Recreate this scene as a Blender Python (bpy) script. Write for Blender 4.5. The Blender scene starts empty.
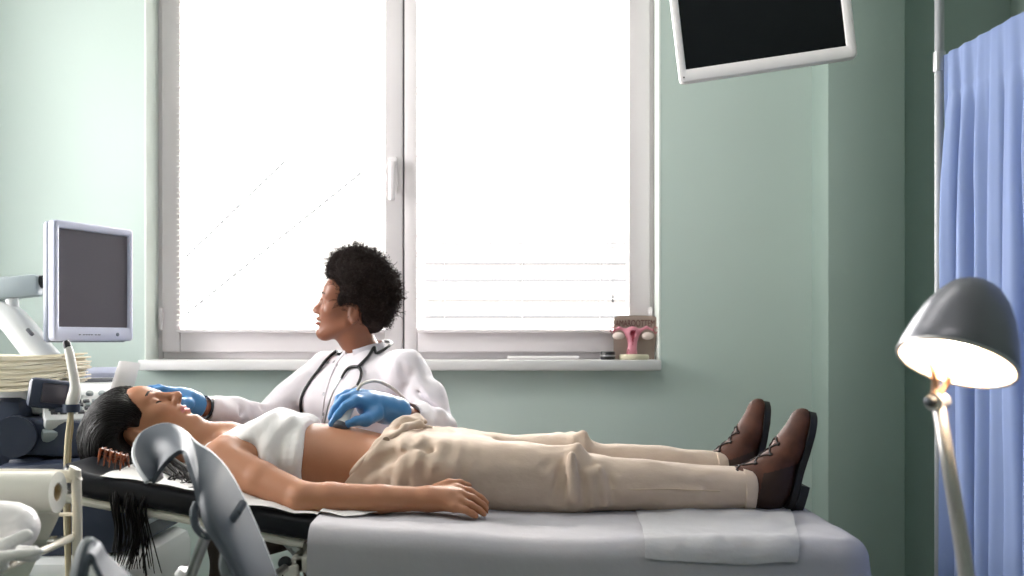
import bpy, bmesh, math, random
import numpy as np
from mathutils import Vector, Matrix, Euler
from mathutils.bvhtree import BVHTree

random.seed(7)
RNG = np.random.default_rng(7)
C = bpy.context.scene.collection
CZ = 1.05                      # eye height
F = 1000.0                     # focal length in pixels of the 1024 px wide frame
HY = 340.0                     # row of the horizon


def P(px, py, D):
    """point of the room that stands D metres in front of the eye"""
    return Vector(((px - 512.0) * D / F, D, CZ - (py - HY) * D / F))


def srgb(r, g, b):
    def f(c):
        c /= 255.0
        return c / 12.92 if c <= 0.04045 else ((c + 0.055) / 1.055) ** 2.4
    return (f(r), f(g), f(b), 1.0)


# ------------------------------------------------------------------ materials
def mat(name, col, rough=0.5, metal=0.0, noise=None, bump=None, spec=0.5, trans=0.0, sheen=0.0,
        sss=0.0, stretch=(1, 1, 1), emit=None, aniso_bump=None, coat=0.0):
    m = bpy.data.materials.new(name)
    m.use_nodes = True
    nt = m.node_tree
    b = nt.nodes['Principled BSDF']
    b.inputs['Base Color'].default_value = col
    b.inputs['Roughness'].default_value = rough
    b.inputs['Metallic'].default_value = metal
    b.inputs['Specular IOR Level'].default_value = spec
    if sheen:
        b.inputs['Sheen Weight'].default_value = sheen
    if coat:
        b.inputs['Coat Weight'].default_value = coat
        b.inputs['Coat Roughness'].default_value = 0.15
    if sss:
        b.inputs['Subsurface Weight'].default_value = sss
        b.inputs['Subsurface Radius'].default_value = (1.0, 0.35, 0.2)
        b.inputs['Subsurface Scale'].default_value = 0.012
    if emit:
        b.inputs['Emission Color'].default_value = emit[0]
        b.inputs['Emission Strength'].default_value = emit[1]
    tc = mp = None
    if noise or bump:
        tc = nt.nodes.new('ShaderNodeTexCoord')
        mp = nt.nodes.new('ShaderNodeMapping')
        mp.inputs['Scale'].default_value = stretch
        nt.links.new(tc.outputs['Object'], mp.inputs['Vector'])
    if noise:                                   # (scale, amount, second colour)
        n = nt.nodes.new('ShaderNodeTexNoise')
        n.inputs['Scale'].default_value = noise[0]
        n.inputs['Detail'].default_value = 4
        nt.links.new(mp.outputs['Vector'], n.inputs['Vector'])
        r = nt.nodes.new('ShaderNodeValToRGB')
        r.color_ramp.elements[0].position = 0.5 - noise[1]
        r.color_ramp.elements[1].position = 0.5 + noise[1]
        r.color_ramp.elements[0].color = col
        r.color_ramp.elements[1].color = noise[2]
        nt.links.new(n.outputs['Fac'], r.inputs['Fac'])
        nt.links.new(r.outputs['Color'], b.inputs['Base Color'])
    if bump:                                    # (scale, strength, distance)
        n = nt.nodes.new('ShaderNodeTexNoise')
        n.inputs['Scale'].default_value = bump[0]
        n.inputs['Detail'].default_value = 5
        nt.links.new(mp.outputs['Vector'], n.inputs['Vector'])
        bp = nt.nodes.new('ShaderNodeBump')
        bp.inputs['Strength'].default_value = bump[1]
        bp.inputs['Distance'].default_value = bump[2]
        nt.links.new(n.outputs['Fac'], bp.inputs['Height'])
        nt.links.new(bp.outputs['Normal'], b.inputs['Normal'])
    if trans:                                   # thin cloth or plastic that lets light through
        out = nt.nodes['Material Output']
        t = nt.nodes.new('ShaderNodeBsdfTranslucent')
        t.inputs['Color'].default_value = col
        mx = nt.nodes.new('ShaderNodeMixShader')
        mx.inputs['Fac'].default_value = trans
        nt.links.new(b.outputs['BSDF'], mx.inputs[1])
        nt.links.new(t.outputs['BSDF'], mx.inputs[2])
        nt.links.new(mx.outputs['Shader'], out.inputs['Surface'])
    return m


def glass_mat(name, tint=(1, 1, 1, 1), refl=0.06):
    m = bpy.data.materials.new(name)
    m.use_nodes = True
    nt = m.node_tree
    nt.nodes.remove(nt.nodes['Principled BSDF'])
    out = nt.nodes['Material Output']
    t = nt.nodes.new('ShaderNodeBsdfTransparent')
    t.inputs['Color'].default_value = tint
    g = nt.nodes.new('ShaderNodeBsdfGlossy')
    g.inputs['Roughness'].default_value = 0.03
    fr = nt.nodes.new('ShaderNodeFresnel')
    fr.inputs['IOR'].default_value = 1.45
    mx = nt.nodes.new('ShaderNodeMixShader')
    nt.links.new(fr.outputs['Fac'], mx.inputs['Fac'])
    nt.links.new(t.outputs['BSDF'], mx.inputs[1])
    nt.links.new(g.outputs['BSDF'], mx.inputs[2])
    nt.links.new(mx.outputs['Shader'], out.inputs['Surface'])
    return m


# ------------------------------------------------------------------ objects
def tag(o, label=None, cat=None, group=None, kind=None):
    if label: o['label'] = label
    if cat: o['category'] = cat
    if group: o['group'] = group
    if kind: o['kind'] = kind
    return o


def thing(name, loc, label, cat, group=None):
    o = bpy.data.objects.new(name, None)
    C.objects.link(o)
    o.empty_display_size = 0.05
    o.location = loc
    return tag(o, label, cat, group)


WORLD = {}


def link(name, me, parent=None, label=None, kind=None):
    o = bpy.data.objects.new(name, me)
    C.objects.link(o)
    if parent is not None:
        o.parent = parent
        w = WORLD.get(parent.name)
        if w is None:
            w = Matrix.Translation(parent.location) if parent.parent is None else Matrix.Identity(4)
            WORLD[parent.name] = w
        o.matrix_parent_inverse = w.inverted()
    WORLD[o.name] = Matrix.Identity(4)
    if label: o['label'] = label
    if kind: o['kind'] = kind
    return o


def basis(d):
    d = Vector(d).normalized()
    a = Vector((0, 0, 1)) if abs(d.z) < 0.9 else Vector((1, 0, 0))
    u = d.cross(a).normalized()
    return d, u, d.cross(u).normalized()


class MB:
    """collects shapes into one mesh"""

    def __init__(s):
        s.v, s.f, s.m = [], [], []

    def add(s, vs, fs, mi=0):
        o = len(s.v)
        s.v += [tuple(v) for v in vs]
        s.f += [tuple(i + o for i in f) for f in fs]
        s.m += [mi] * len(fs)
        return s

    def box(s, c, size, bevel=0.0, rot=None, mi=0, seg=2):
        bm = bmesh.new()
        bmesh.ops.create_cube(bm, size=1.0)
        for v in bm.verts:
            v.co = Vector((v.co.x * size[0], v.co.y * size[1], v.co.z * size[2]))
        if bevel:
            bmesh.ops.bevel(bm, geom=bm.edges[:], offset=bevel, segments=seg, profile=0.5, affect='EDGES')
        M = Matrix.Translation(Vector(c))
        if rot is not None:
            M = M @ (rot.to_4x4() if isinstance(rot, Matrix) else Euler(rot).to_matrix().to_4x4())
        bm.verts.index_update()
        s.add([M @ v.co for v in bm.verts], [[v.index for v in f.verts] for f in bm.faces], mi)
        bm.free()
        return s

    def bx(s, x0, x1, y0, y1, z0, z1, bevel=0.0, mi=0):
        return s.box(((x0 + x1) / 2, (y0 + y1) / 2, (z0 + z1) / 2), (abs(x1 - x0), abs(y1 - y0), abs(z1 - z0)), bevel, None, mi)

    def tube(s, pts, r, seg=10, closed=False, mi=0, smooth=0, flat=1.0):
        pts = [Vector(p) for p in pts]
        if smooth:
            rr = list(r) if hasattr(r, '__len__') else None
            pts, rr = spline(pts, smooth, closed, rr)
            if rr is not None: r = rr
        n = len(pts)
        rs = r if hasattr(r, '__len__') else [r] * n
        vs, fs = [], []
        t = (pts[1] - pts[0]).normalized()
        _, u, w = basis(t)
        for i, p in enumerate(pts):
            a = pts[(i - 1) % n] if (closed or i > 0) else p
            b = pts[(i + 1) % n] if (closed or i < n - 1) else p
            t2 = (b - a)
            t2 = t2.normalized() if t2.length > 1e-9 else t
            q = t.rotation_difference(t2)
            u = q @ u
            w = q @ w
            t = t2
            for k in range(seg):
                an = 2 * math.pi * k / seg
                vs.append(p + u * (math.cos(an) * rs[i]) + w * (math.sin(an) * rs[i] * flat))
        m = n if closed else n - 1
        for i in range(m):
            for k in range(seg):
                j = (i + 1) % n
                fs.append((i * seg + k, i * seg + (k + 1) % seg, j * seg + (k + 1) % seg, j * seg + k))
        if not closed:
            fs.append(tuple(range(seg - 1, -1, -1)))
            fs.append(tuple((n - 1) * seg + k for k in range(seg)))
        return s.add(vs, fs, mi)

    def cyl(s, a, b, r, r2=None, seg=20, mi=0):
        return s.tube([a, b], [r, r if r2 is None else r2], seg, mi=mi)

    def lathe(s, prof, o, axis=(0, 0, 1), seg=28, mi=0, close=False, caps=(True, True)):
        """prof: (radius, distance along axis)"""
        d, u, w = basis(axis)
        o = Vector(o)
        vs, fs = [], []
        for (r, h) in prof:
            for k in range(seg):
                an = 2 * math.pi * k / seg
                vs.append(o + d * h + u * (math.cos(an) * r) + w * (math.sin(an) * r))
        n = len(prof)
        for i in range(n if close else n - 1):
            j = (i + 1) % n
            for k in range(seg):
                fs.append((i * seg + k, i * seg + (k + 1) % seg, j * seg + (k + 1) % seg, j * seg + k))
        if not close:
            if caps[0]: fs.append(tuple(range(seg - 1, -1, -1)))
            if caps[1]: fs.append(tuple((n - 1) * seg + k for k in range(seg)))
        return s.add(vs, fs, mi)

    def sphere(s, c, r, seg=16, mi=0, scale=(1, 1, 1)):
        vs, fs = [], []
        c = Vector(c)
        R = seg // 2
        for i in range(R + 1):
            th = math.pi * i / R
            for k in range(seg):
                ph = 2 * math.pi * k / seg
                vs.append(c + Vector((r * scale[0] * math.sin(th) * math.cos(ph), r * scale[1] * math.sin(th) * math.sin(ph), r * scale[2] * math.cos(th))))
        for i in range(R):
            for k in range(seg):
                fs.append((i * seg + k, (i + 1) * seg + k, (i + 1) * seg + (k + 1) % seg, i * seg + (k + 1) % seg))
        return s.add(vs, fs, mi)

    def prism(s, poly, o, eu, ev, ew, depth, mi=0):
        """polygon in the plane (eu, ev) at o, pushed along ew"""
        o, eu, ev, ew = Vector(o), Vector(eu), Vector(ev), Vector(ew)
        n = len(poly)
        vs = [o + eu * a + ev * b for a, b in poly] + [o + eu * a + ev * b + ew * depth for a, b in poly]
        fs = [tuple(range(n - 1, -1, -1)), tuple(range(n, 2 * n))]
        fs += [(i, (i + 1) % n, n + (i + 1) % n, n + i) for i in range(n)]
        return s.add(vs, fs, mi)

    def grid(s, rows, closed=False, mi=0):
        n, m = len(rows), len(rows[0])
        vs = [p for r in rows for p in r]
        fs = []
        for i in range(n - 1):
            for j in range(m if closed else m - 1):
                k = (j + 1) % m
                fs.append((i * m + j, i * m + k, (i + 1) * m + k, (i + 1) * m + j))
        return s.add(vs, fs, mi)

    def sheet(s, rows, thick, mi=0):
        """a grid of points given a real thickness (closed shell)"""
        R = [[Vector(p) for p in r] for r in rows]
        n, m = len(R), len(R[0])
        N = []
        for i in range(n):
            row = []
            for j in range(m):
                a = R[min(i + 1, n - 1)][j] - R[max(i - 1, 0)][j]
                b = R[i][min(j + 1, m - 1)] - R[i][max(j - 1, 0)]
                c = a.cross(b)
                row.append(c.normalized() if c.length > 1e-12 else Vector((0, 0, 1)))
            N.append(row)
        top = [R[i][j] + N[i][j] * thick / 2 for i in range(n) for j in range(m)]
        bot = [R[i][j] - N[i][j] * thick / 2 for i in range(n) for j in range(m)]
        q = n * m
        fs = []
        for i in range(n - 1):
            for j in range(m - 1):
                a, b, c, d = i * m + j, i * m + j + 1, (i + 1) * m + j + 1, (i + 1) * m + j
                fs.append((a, d, c, b))
                fs.append((q + a, q + b, q + c, q + d))
        ring = [j for j in range(m)] + [i * m + m - 1 for i in range(1, n)] + [(n - 1) * m + j for j in range(m - 2, -1, -1)] + [i * m for i in range(n - 2, 0, -1)]
        for a, b in zip(ring, ring[1:] + ring[:1]):
            fs.append((a, b, q + b, q + a))
        return s.add(top + bot, fs, mi)

    def build(s, name, mats, parent=None, label=None, angle=35, kind=None, flat=False):
        me = bpy.data.meshes.new(name)
        me.from_pydata([tuple(v) for v in s.v], [], s.f)
        for m in (mats if isinstance(mats, (list, tuple)) else [mats]):
            me.materials.append(m)
        me.polygons.foreach_set('material_index', s.m)
        bm = bmesh.new()
        bm.from_mesh(me)
        bmesh.ops.recalc_face_normals(bm, faces=bm.faces[:])
        bm.to_mesh(me)
        bm.free()
        if not flat:
            me.polygons.foreach_set('use_smooth', [True] * len(me.polygons))
            me.set_sharp_from_angle(angle=math.radians(angle))
        me.update()
        return link(name, me, parent, label, kind)


def spline(pts, sub, closed=False, rs=None):
    n = len(pts)
    out, ro = [], []
    for i in range(n if closed else n - 1):
        g = (lambda k: k % n) if closed else (lambda k: min(max(k, 0), n - 1))
        p0, p1, p2, p3 = (pts[g(i + d)] for d in (-1, 0, 1, 2))
        for j in range(sub):
            t = j / sub
            out.append(0.5 * ((2 * p1) + (p2 - p0) * t + (2 * p0 - 5 * p1 + 4 * p2 - p3) * t * t + (3 * p1 - p0 - 3 * p2 + p3) * t ** 3))
            if rs is not None:
                ro.append(rs[g(i)] * (1 - t) + rs[g(i + 1)] * t)
    if not closed:
        out.append(pts[-1])
        if rs is not None: ro.append(rs[-1])
    return out, (ro if rs is not None else None)


def cr(x, xs, ys):
    """smooth interpolation of table columns (monotone-ish hermite)"""
    xs = np.asarray(xs, float)
    ys = np.asarray(ys, float)
    m = np.gradient(ys, xs)
    x = np.clip(x, xs[0], xs[-1])
    i = np.clip(np.searchsorted(xs, x) - 1, 0, len(xs) - 2)
    h = xs[i + 1] - xs[i]
    t = (x - xs[i]) / h
    t2, t3 = t * t, t * t * t
    return (2 * t3 - 3 * t2 + 1) * ys[i] + (t3 - 2 * t2 + t) * h * m[i] + (-2 * t3 + 3 * t2) * ys[i + 1] + (t3 - t2) * h * m[i + 1]


# ------------------------------------------------------------------ soft bodies: blended volumes, then one skin over them
class Field:
    def __init__(s, lo, hi, v):
        s.lo = np.array(lo, np.float32)
        s.v = v
        s.n = np.ceil((np.array(hi) - np.array(lo)) / v).astype(int) + 1
        s.D = np.full(s.n, 1.0, np.float32)
        s.ax = [(s.lo[i] + v * np.arange(s.n[i])).astype(np.float32) for i in range(3)]

    def sub(s, lo, hi):
        a = np.clip(np.floor((np.array(lo) - s.lo) / s.v).astype(int), 0, s.n)
        b = np.clip(np.ceil((np.array(hi) - s.lo) / s.v).astype(int) + 1, 0, s.n)
        if (b <= a).any(): return None
        sl = tuple(slice(a[i], b[i]) for i in range(3))
        x = s.ax[0][sl[0]][:, None, None]
        y = s.ax[1][sl[1]][None, :, None]
        z = s.ax[2][sl[2]][None, None, :]
        return sl, x, y, z

    def comb(s, sl, d, k, mode):
        D = s.D[sl]
        if mode == 'u':
            h = np.maximum(k - np.abs(D - d), 0) / k if k else 0
            s.D[sl] = np.minimum(D, d) - h * h * k * 0.25
        elif mode == 'c':                           # cut away
            d = -d
            h = np.maximum(k - np.abs(D - d), 0) / k if k else 0
            s.D[sl] = np.maximum(D, d) + h * h * k * 0.25

    def cap(s, a, b, r1, r2=None, k=0.01, mode='u', flat=None):
        """tapered limb; flat=(direction, factor) squashes it along a direction"""
        a, b = np.array(a, np.float32), np.array(b, np.float32)
        r2 = r1 if r2 is None else r2
        m = max(r1, r2) + k + 3 * s.v
        g = s.sub(np.minimum(a, b) - m, np.maximum(a, b) + m)
        if g is None: return s
        sl, x, y, z = g
        ba = b - a
        L = float(ba @ ba) + 1e-12
        px, py, pz = x - a[0], y - a[1], z - a[2]
        h = np.clip((px * ba[0] + py * ba[1] + pz * ba[2]) / L, 0, 1)
        qx, qy, qz = px - h * ba[0], py - h * ba[1], pz - h * ba[2]
        q2 = qx * qx + qy * qy + qz * qz
        if flat is not None:
            d_ = np.array(flat[0], np.float32)
            d_ /= np.linalg.norm(d_)
            w = qx * d_[0] + qy * d_[1] + qz * d_[2]
            q2 = q2 + w * w * (1 / flat[1] ** 2 - 1)
        d = np.sqrt(q2) - (r1 + (r2 - r1) * h)
        if flat is not None: d = d * min(flat[1] * 1.2, 1)
        s.comb(sl, d, k, mode)
        return s

    def chain(s, pts, rs, k=0.01, mode='u', flat=None):
        for i in range(len(pts) - 1):
            s.cap(pts[i], pts[i + 1], rs[i], rs[i + 1], k, mode, flat)
        return s

    def ell(s, c, r, k=0.01, mode='u', R=None):
        c = np.array(c, np.float32)
        r = np.array(r, np.float32)
        m = (max(r) if R is not None else r) + k + 3 * s.v
        g = s.sub(c - m, c + m)
        if g is None: return s
        sl, x, y, z = g
        x, y, z = x - c[0], y - c[1], z - c[2]
        if R is not None:
            R = np.array(R, np.float32)             # rows: local axes
            x, y, z = (R[i][0] * x + R[i][1] * y + R[i][2] * z for i in range(3))
        k0 = np.sqrt((x / r[0]) ** 2 + (y / r[1]) ** 2 + (z / r[2]) ** 2)
        k1 = np.sqrt((x / r[0] ** 2) ** 2 + (y / r[1] ** 2) ** 2 + (z / r[2] ** 2) ** 2) + 1e-9
        s.comb(sl, k0 * (k0 - 1) / k1, k, mode)
        return s

    def loft(s, tab, k=0.01, mode='u', O=(0, 0, 0), E=((1, 0, 0), (0, 1, 0), (0, 0, 1)), p=2.0):
        """rows of tab: (t, centre a, centre b, radius a, radius b); E: axes t, a, b"""
        T = np.array(tab, float)
        O = np.array(O, np.float32)
        E = np.array(E, np.float32)
        cs = []
        for row in T:
            for sa in (-1, 1):
                for sb in (-1, 1):
                    cs.append(O + E[0] * row[0] + E[1] * (row[1] + sa * row[3]) + E[2] * (row[2] + sb * row[4]))
        cs = np.array(cs)
        m = k + 3 * s.v
        g = s.sub(cs.min(0) - m, cs.max(0) + m)
        if g is None: return s
        sl, x, y, z = g
        x, y, z = x - O[0], y - O[1], z - O[2]
        t, a, b = (E[i][0] * x + E[i][1] * y + E[i][2] * z for i in range(3))
        ca, cb, ra, rb = (cr(t, T[:, 0], T[:, i]).astype(np.float32) for i in (1, 2, 3, 4))
        ra = np.maximum(ra, 0.004); rb = np.maximum(rb, 0.004)
        u, w = np.abs((a - ca) / ra), np.abs((b - cb) / rb)
        q = (u ** p + w ** p) ** (1 / p)
        d = (q - 1) * np.minimum(ra, rb)
        e = np.maximum(np.maximum(T[0, 0] - t, t - T[-1, 0]), 0)
        d = np.where(e > 0, np.sqrt(np.maximum(d, 0) ** 2 + e * e), d)
        s.comb(sl, d.astype(np.float32), k, mode)
        return s

    def half(s, o, n, k=0.004):
        """keep only the side the normal n points away from"""
        n = np.array(n, np.float32)
        n = n / np.linalg.norm(n)
        x, y, z = s.ax[0][:, None, None], s.ax[1][None, :, None], s.ax[2][None, None, :]
        d = (x - o[0]) * n[0] + (y - o[1]) * n[1] + (z - o[2]) * n[2]
        h = np.maximum(k - np.abs(s.D - d), 0) / k
        s.D = np.maximum(s.D, d) + h * h * k * 0.25
        return s

    def disp(s, fn):
        m = np.abs(s.D) < 0.035
        I = np.argwhere(m)
        p = s.lo + s.v * I
        s.D[m] += fn(p[:, 0], p[:, 1], p[:, 2]).astype(np.float32)
        return s

    def mesh(s):
        D = s.D
        ins = D < 0
        nx, ny, nz = D.shape
        cnt = np.zeros((nx - 1, ny - 1, nz - 1), np.int8)
        for i in (0, 1):
            for j in (0, 1):
                for k in (0, 1):
                    cnt += ins[i:nx - 1 + i, j:ny - 1 + j, k:nz - 1 + k]
        act = (cnt > 0) & (cnt < 8)
        idx = np.full(act.shape, -1, np.int32)
        I = np.argwhere(act)
        idx[act] = np.arange(len(I))
        acc = np.zeros((len(I), 3))
        num = np.zeros(len(I))
        cor = [(i, j, k) for i in (0, 1) for j in (0, 1) for k in (0, 1)]
        for a in cor:
            for b in cor:
                if sum(abs(a[q] - b[q]) for q in range(3)) == 1 and a < b:
                    da = D[I[:, 0] + a[0], I[:, 1] + a[1], I[:, 2] + a[2]]
                    db = D[I[:, 0] + b[0], I[:, 1] + b[1], I[:, 2] + b[2]]
                    m = (da < 0) != (db < 0)
                    t = np.where(m, da / np.where(m, da - db, 1), 0)
                    p = np.array(a) + t[:, None] * (np.array(b) - np.array(a))
                    acc[m] += p[m]
                    num[m] += 1
        V = s.lo + s.v * (I + acc / num[:, None])
        Fs = []
        for ax in range(3):
            o = [1 if q != ax else 0 for q in range(3)]
            sa = tuple(slice(o[q], D.shape[q] - 1) for q in range(3))
            sb = tuple(slice(o[q] + (q == ax), D.shape[q] - 1 + (q == ax)) for q in range(3))
            A, B = ins[sa], ins[sb]
            E = np.argwhere(A != B)
            fl = A[A != B]
            E = E + np.array(o)
            q1, q2 = (ax + 1) % 3, (ax + 2) % 3
            e1 = np.eye(3, dtype=int)[q1]
            e2 = np.eye(3, dtype=int)[q2]
            g = lambda e: idx[e[:, 0], e[:, 1], e[:, 2]]
            quad = np.stack([g(E - e1 - e2), g(E - e2), g(E), g(E - e1)], 1)
            quad[~fl] = quad[~fl][:, ::-1]
            Fs.append(quad)
        return V, np.concatenate(Fs)


def smooth_mesh(V, Fq, it=1, lam=0.5):
    for _ in range(it):
        S = np.zeros_like(V)
        n = np.zeros(len(V))
        for a in range(4):
            b = (a + 1) % 4
            np.add.at(S, Fq[:, a], V[Fq[:, b]]); np.add.at(n, Fq[:, a], 1)
            np.add.at(S, Fq[:, b], V[Fq[:, a]]); np.add.at(n, Fq[:, b], 1)
        V = V + lam * (S / np.maximum(n, 1)[:, None] - V)
    return V


def skin_obj(name, parts, mats, parent=None, label=None, kind=None):
    """parts: list of (V, F, material index or array)"""
    vs, fs, ms, o = [], [], [], 0
    for V, Fq, mi in parts:
        vs.append(np.asarray(V, float)); 
        fs += [tuple(int(i) + o for i in f) for f in Fq]
        ms += list(mi) if hasattr(mi, '__len__') else [mi] * len(Fq)
        o += len(V)
    me = bpy.data.meshes.new(name)
    me.from_pydata(np.concatenate(vs).tolist(), [], fs)
    for m in mats: me.materials.append(m)
    me.polygons.foreach_set('material_index', np.array(ms, np.int32))
    me.polygons.foreach_set('use_smooth', [True] * len(me.polygons))
    me.update()
    return link(name, me, parent, label, kind)


def waves(n, kmin, kmax, seed, st=(1, 1, 1)):
    """sum of random plane waves: a cheap band-limited noise in [-1, 1]"""
    g = np.random.default_rng(seed)
    d = g.normal(size=(n, 3))
    d /= np.linalg.norm(d, axis=1)[:, None]
    k = d * g.uniform(kmin, kmax, n)[:, None] * np.array(st)
    ph = g.uniform(0, 6.28, n)
    def f(x, y, z):
        r = 0
        for i in range(n):
            r = r + np.sin(k[i, 0] * x + k[i, 1] * y + k[i, 2] * z + ph[i])
        return r / math.sqrt(n) * 0.7
    return f


def bvh_of(V, Fq):
    return BVHTree.FromPolygons([tuple(p) for p in V], [tuple(int(i) for i in f) for f in Fq])


EYE = Vector((0, 0, CZ))


def snap(b, px, py, off=0.0):
    """where the line of sight through a pixel meets a surface"""
    d = (P(px, py, 1.0) - EYE).normalized()
    h, nrm, _, _ = b.ray_cast(EYE, d)
    if h is None:
        h, nrm, _, _ = b.find_nearest(P(px, py, 2.85))
    if nrm.dot(d) > 0: nrm = -nrm
    return h + nrm * off
# ------------------------------------------------------------------ palette
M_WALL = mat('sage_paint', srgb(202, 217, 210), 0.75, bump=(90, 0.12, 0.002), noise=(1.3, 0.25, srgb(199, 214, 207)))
M_PIER = mat('deep_sage', srgb(152, 169, 161), 0.75, bump=(90, 0.12, 0.002), noise=(1.3, 0.25, srgb(148, 165, 157)))  # darker sage on the pier, the wall beyond it and the right wall
M_CEIL = mat('ceiling_paint', srgb(225, 228, 224), 0.8, bump=(60, 0.1, 0.002))
M_FLOOR = mat('vinyl_floor', srgb(120, 124, 122), 0.4, noise=(3, 0.2, srgb(110, 116, 112)))
M_REVEAL = mat('reveal_paint', srgb(232, 240, 234), 0.6, bump=(80, 0.1, 0.002))
M_PVC = mat('white_pvc', srgb(222, 216, 218), 0.35, bump=(30, 0.03, 0.002))
M_GASKET = mat('grey_gasket', srgb(90, 90, 94), 0.6, bump=(50, 0.1, 0.001))
M_SILL = mat('sill_laminate', srgb(228, 226, 226), 0.35, bump=(40, 0.04, 0.001))
M_GLASS = glass_mat('window_glass')
M_SLAT = mat('blind_slat', srgb(244, 244, 242), 0.45, trans=0.35, bump=(40, 0.02, 0.001))
M_CORD = mat('blind_cord', srgb(225, 225, 225), 0.8, bump=(300, 0.2, 0.0005))
M_STEEL = mat('brushed_steel', srgb(190, 190, 192), 0.3, metal=1.0, bump=(200, 0.05, 0.0005))
M_DSTEEL = mat('dark_metal', srgb(70, 72, 76), 0.35, metal=0.8, bump=(200, 0.05, 0.0005))

# ------------------------------------------------------------------ room shell
YW = 3.45                                # inner face of the window wall
WX0, WX1, WZ0, WZ1 = -1.266, 0.511, 0.955, 2.52
XL, XR, YR, ZC = -2.15, 1.72, -2.1, 2.8

MB().bx(XL - .25, XR + .25, YR - .25, YW + .3, -.1, 0).build('floor', M_FLOOR, kind='structure')
MB().bx(XL - .25, XR + .25, YR - .25, YW + .3, ZC, ZC + .12).build('ceiling', M_CEIL, kind='structure')
w = MB()
w.bx(XL - .25, WX0, YW, YW + .3, 0, ZC)
w.bx(WX1, 1.16, YW, YW + .3, 0, ZC)
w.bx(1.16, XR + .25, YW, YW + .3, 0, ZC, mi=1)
w.bx(WX0, WX1, YW, YW + .3, 0, WZ0)
w.bx(WX0, WX1, YW, YW + .3, WZ1, ZC)
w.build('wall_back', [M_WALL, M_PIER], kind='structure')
rv = MB()
rv.bx(WX0 - .002, WX0 + .004, YW - .001, YW + .3, WZ0, WZ1)
rv.bx(WX1 - .004, WX1 + .002, YW - .001, YW + .3, WZ0, WZ1)
rv.bx(WX0, WX1, YW - .001, YW + .3, WZ1 - .004, WZ1 + .002)
rv.build('trim_1', M_REVEAL, kind='structure')
# unseen left-wall window, added and placed to light the room from the side
LY0, LY1, LZ0, LZ1 = 2.0, 3.18, 0.9, 2.6
w = MB()
w.bx(XL - .25, XL, YR - .25, LY0, 0, ZC)
w.bx(XL - .25, XL, LY1, YW, 0, ZC)
w.bx(XL - .25, XL, LY0, LY1, 0, LZ0)
w.bx(XL - .25, XL, LY0, LY1, LZ1, ZC)
w.build('wall_left', M_WALL, kind='structure')
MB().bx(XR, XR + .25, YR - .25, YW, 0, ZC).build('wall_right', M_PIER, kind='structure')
MB().bx(XL, XR, YR - .25, YR, 0, ZC).build('wall_rear', M_WALL, kind='structure')
# pier that stands out from the window wall
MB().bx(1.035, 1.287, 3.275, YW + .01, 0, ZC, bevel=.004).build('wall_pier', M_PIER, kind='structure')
b = MB()
b.bx(XL, 1.035, YW - .014, YW, 0, .09, bevel=.004)
b.build('baseboard_back', M_SILL, kind='structure')
MB().bx(1.025, 1.297, 3.262, 3.275, 0, .09, bevel=.004).build('baseboard_pier', M_SILL, kind='structure')
MB().bx(XL, XL + .014, YR, YW - .014, 0, .09, bevel=.004).build('baseboard_left', M_SILL, kind='structure')


def window(name, axis, u0, u1, z0, z1, d0, mid):
    """two-sash window; axis 'x' lies in the back wall, 'y' in the left wall; d0 depth of its inner face"""
    sg = 1 if axis == 'x' else -1
    def B(m, a0, a1, e0, e1, b0, b1, bev=.004, mi=0):
        e0, e1 = d0 + sg * e0, d0 + sg * e1
        if axis == 'x': m.bx(a0, a1, min(e0, e1), max(e0, e1), b0, b1, bev, mi)
        else: m.bx(min(e0, e1), max(e0, e1), a0, a1, b0, b1, bev, mi)
    root = MB()
    fw = .022
    B(root, u0, u0 + fw, 0, .07, z0, z1); B(root, u1 - fw, u1, 0, .07, z0, z1)
    B(root, u0 + fw, u1 - fw, 0, .07, z0, z0 + .034); B(root, u0 + fw, u1 - fw, 0, .07, z1 - .05, z1)
    ob = root.build(name, M_PVC, kind='structure')
    for (a0, a1, lw, rw) in ((u0 + fw, mid - .003, .066, .064), (mid + .003, u1 - fw, .046, .075)):
        s = MB()
        q = -.022
        zb, zt = z0 + .024, z1 - .052
        B(s, a0, a0 + lw, q, .05, zb, zt, .006); B(s, a1 - rw, a1, q, .05, zb, zt, .006)
        B(s, a0 + lw, a1 - rw, q, .05, zb, zb + .082, .006); B(s, a0 + lw, a1 - rw, q, .05, zt - .08, zt, .006)
        so = s.build('sash', M_PVC, ob)
        g = MB()
        B(g, a0 + lw - .004, a1 - rw + .004, .016, .02, zb + .078, zt - .076, 0)
        g.build('pane', M_GLASS, so)
        k = MB()
        for z in (zb + .12, zt - .12):
            B(k, a0 - .008 if a0 < mid - .1 else a1 - .008, a0 + .008 if a0 < mid - .1 else a1 + .008, q - .012, q, z - .04, z + .04, .004)
        k.build('hinge', M_PVC, so)
    gk = MB()
    B(gk, mid - .0035, mid + .0035, -.010, .05, z0 + .03, z1 - .055, 0)
    gk.build('gasket', M_GASKET, ob)
    h = MB()
    hx = mid - .036
    B(h, hx - .016, hx + .016, -.034, -.02, 1.57, 1.70, .006)
    B(h, hx - .011, hx + .011, -.062, -.034, 1.655, 1.68, .006)
    B(h, hx - .011, hx + .011, -.066, -.048, 1.54, 1.68, .007)
    h.build('handle', M_PVC, ob)
    return ob


MIDX = (403.5 - 512) * .00355
win = window('window_1', 'x', WX0, WX1, .982, WZ1, YW + .12, MIDX)
MB().bx(WX0 - .004, .507, YW - .062, YW + .135, .946, .982, bevel=.006).build('window_sill', M_SILL, win)
window('added_side_window', 'y', LY0, LY1, LZ0, LZ1, XL - .12, 2.59)  # unseen, added for the side light it lets in


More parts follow.
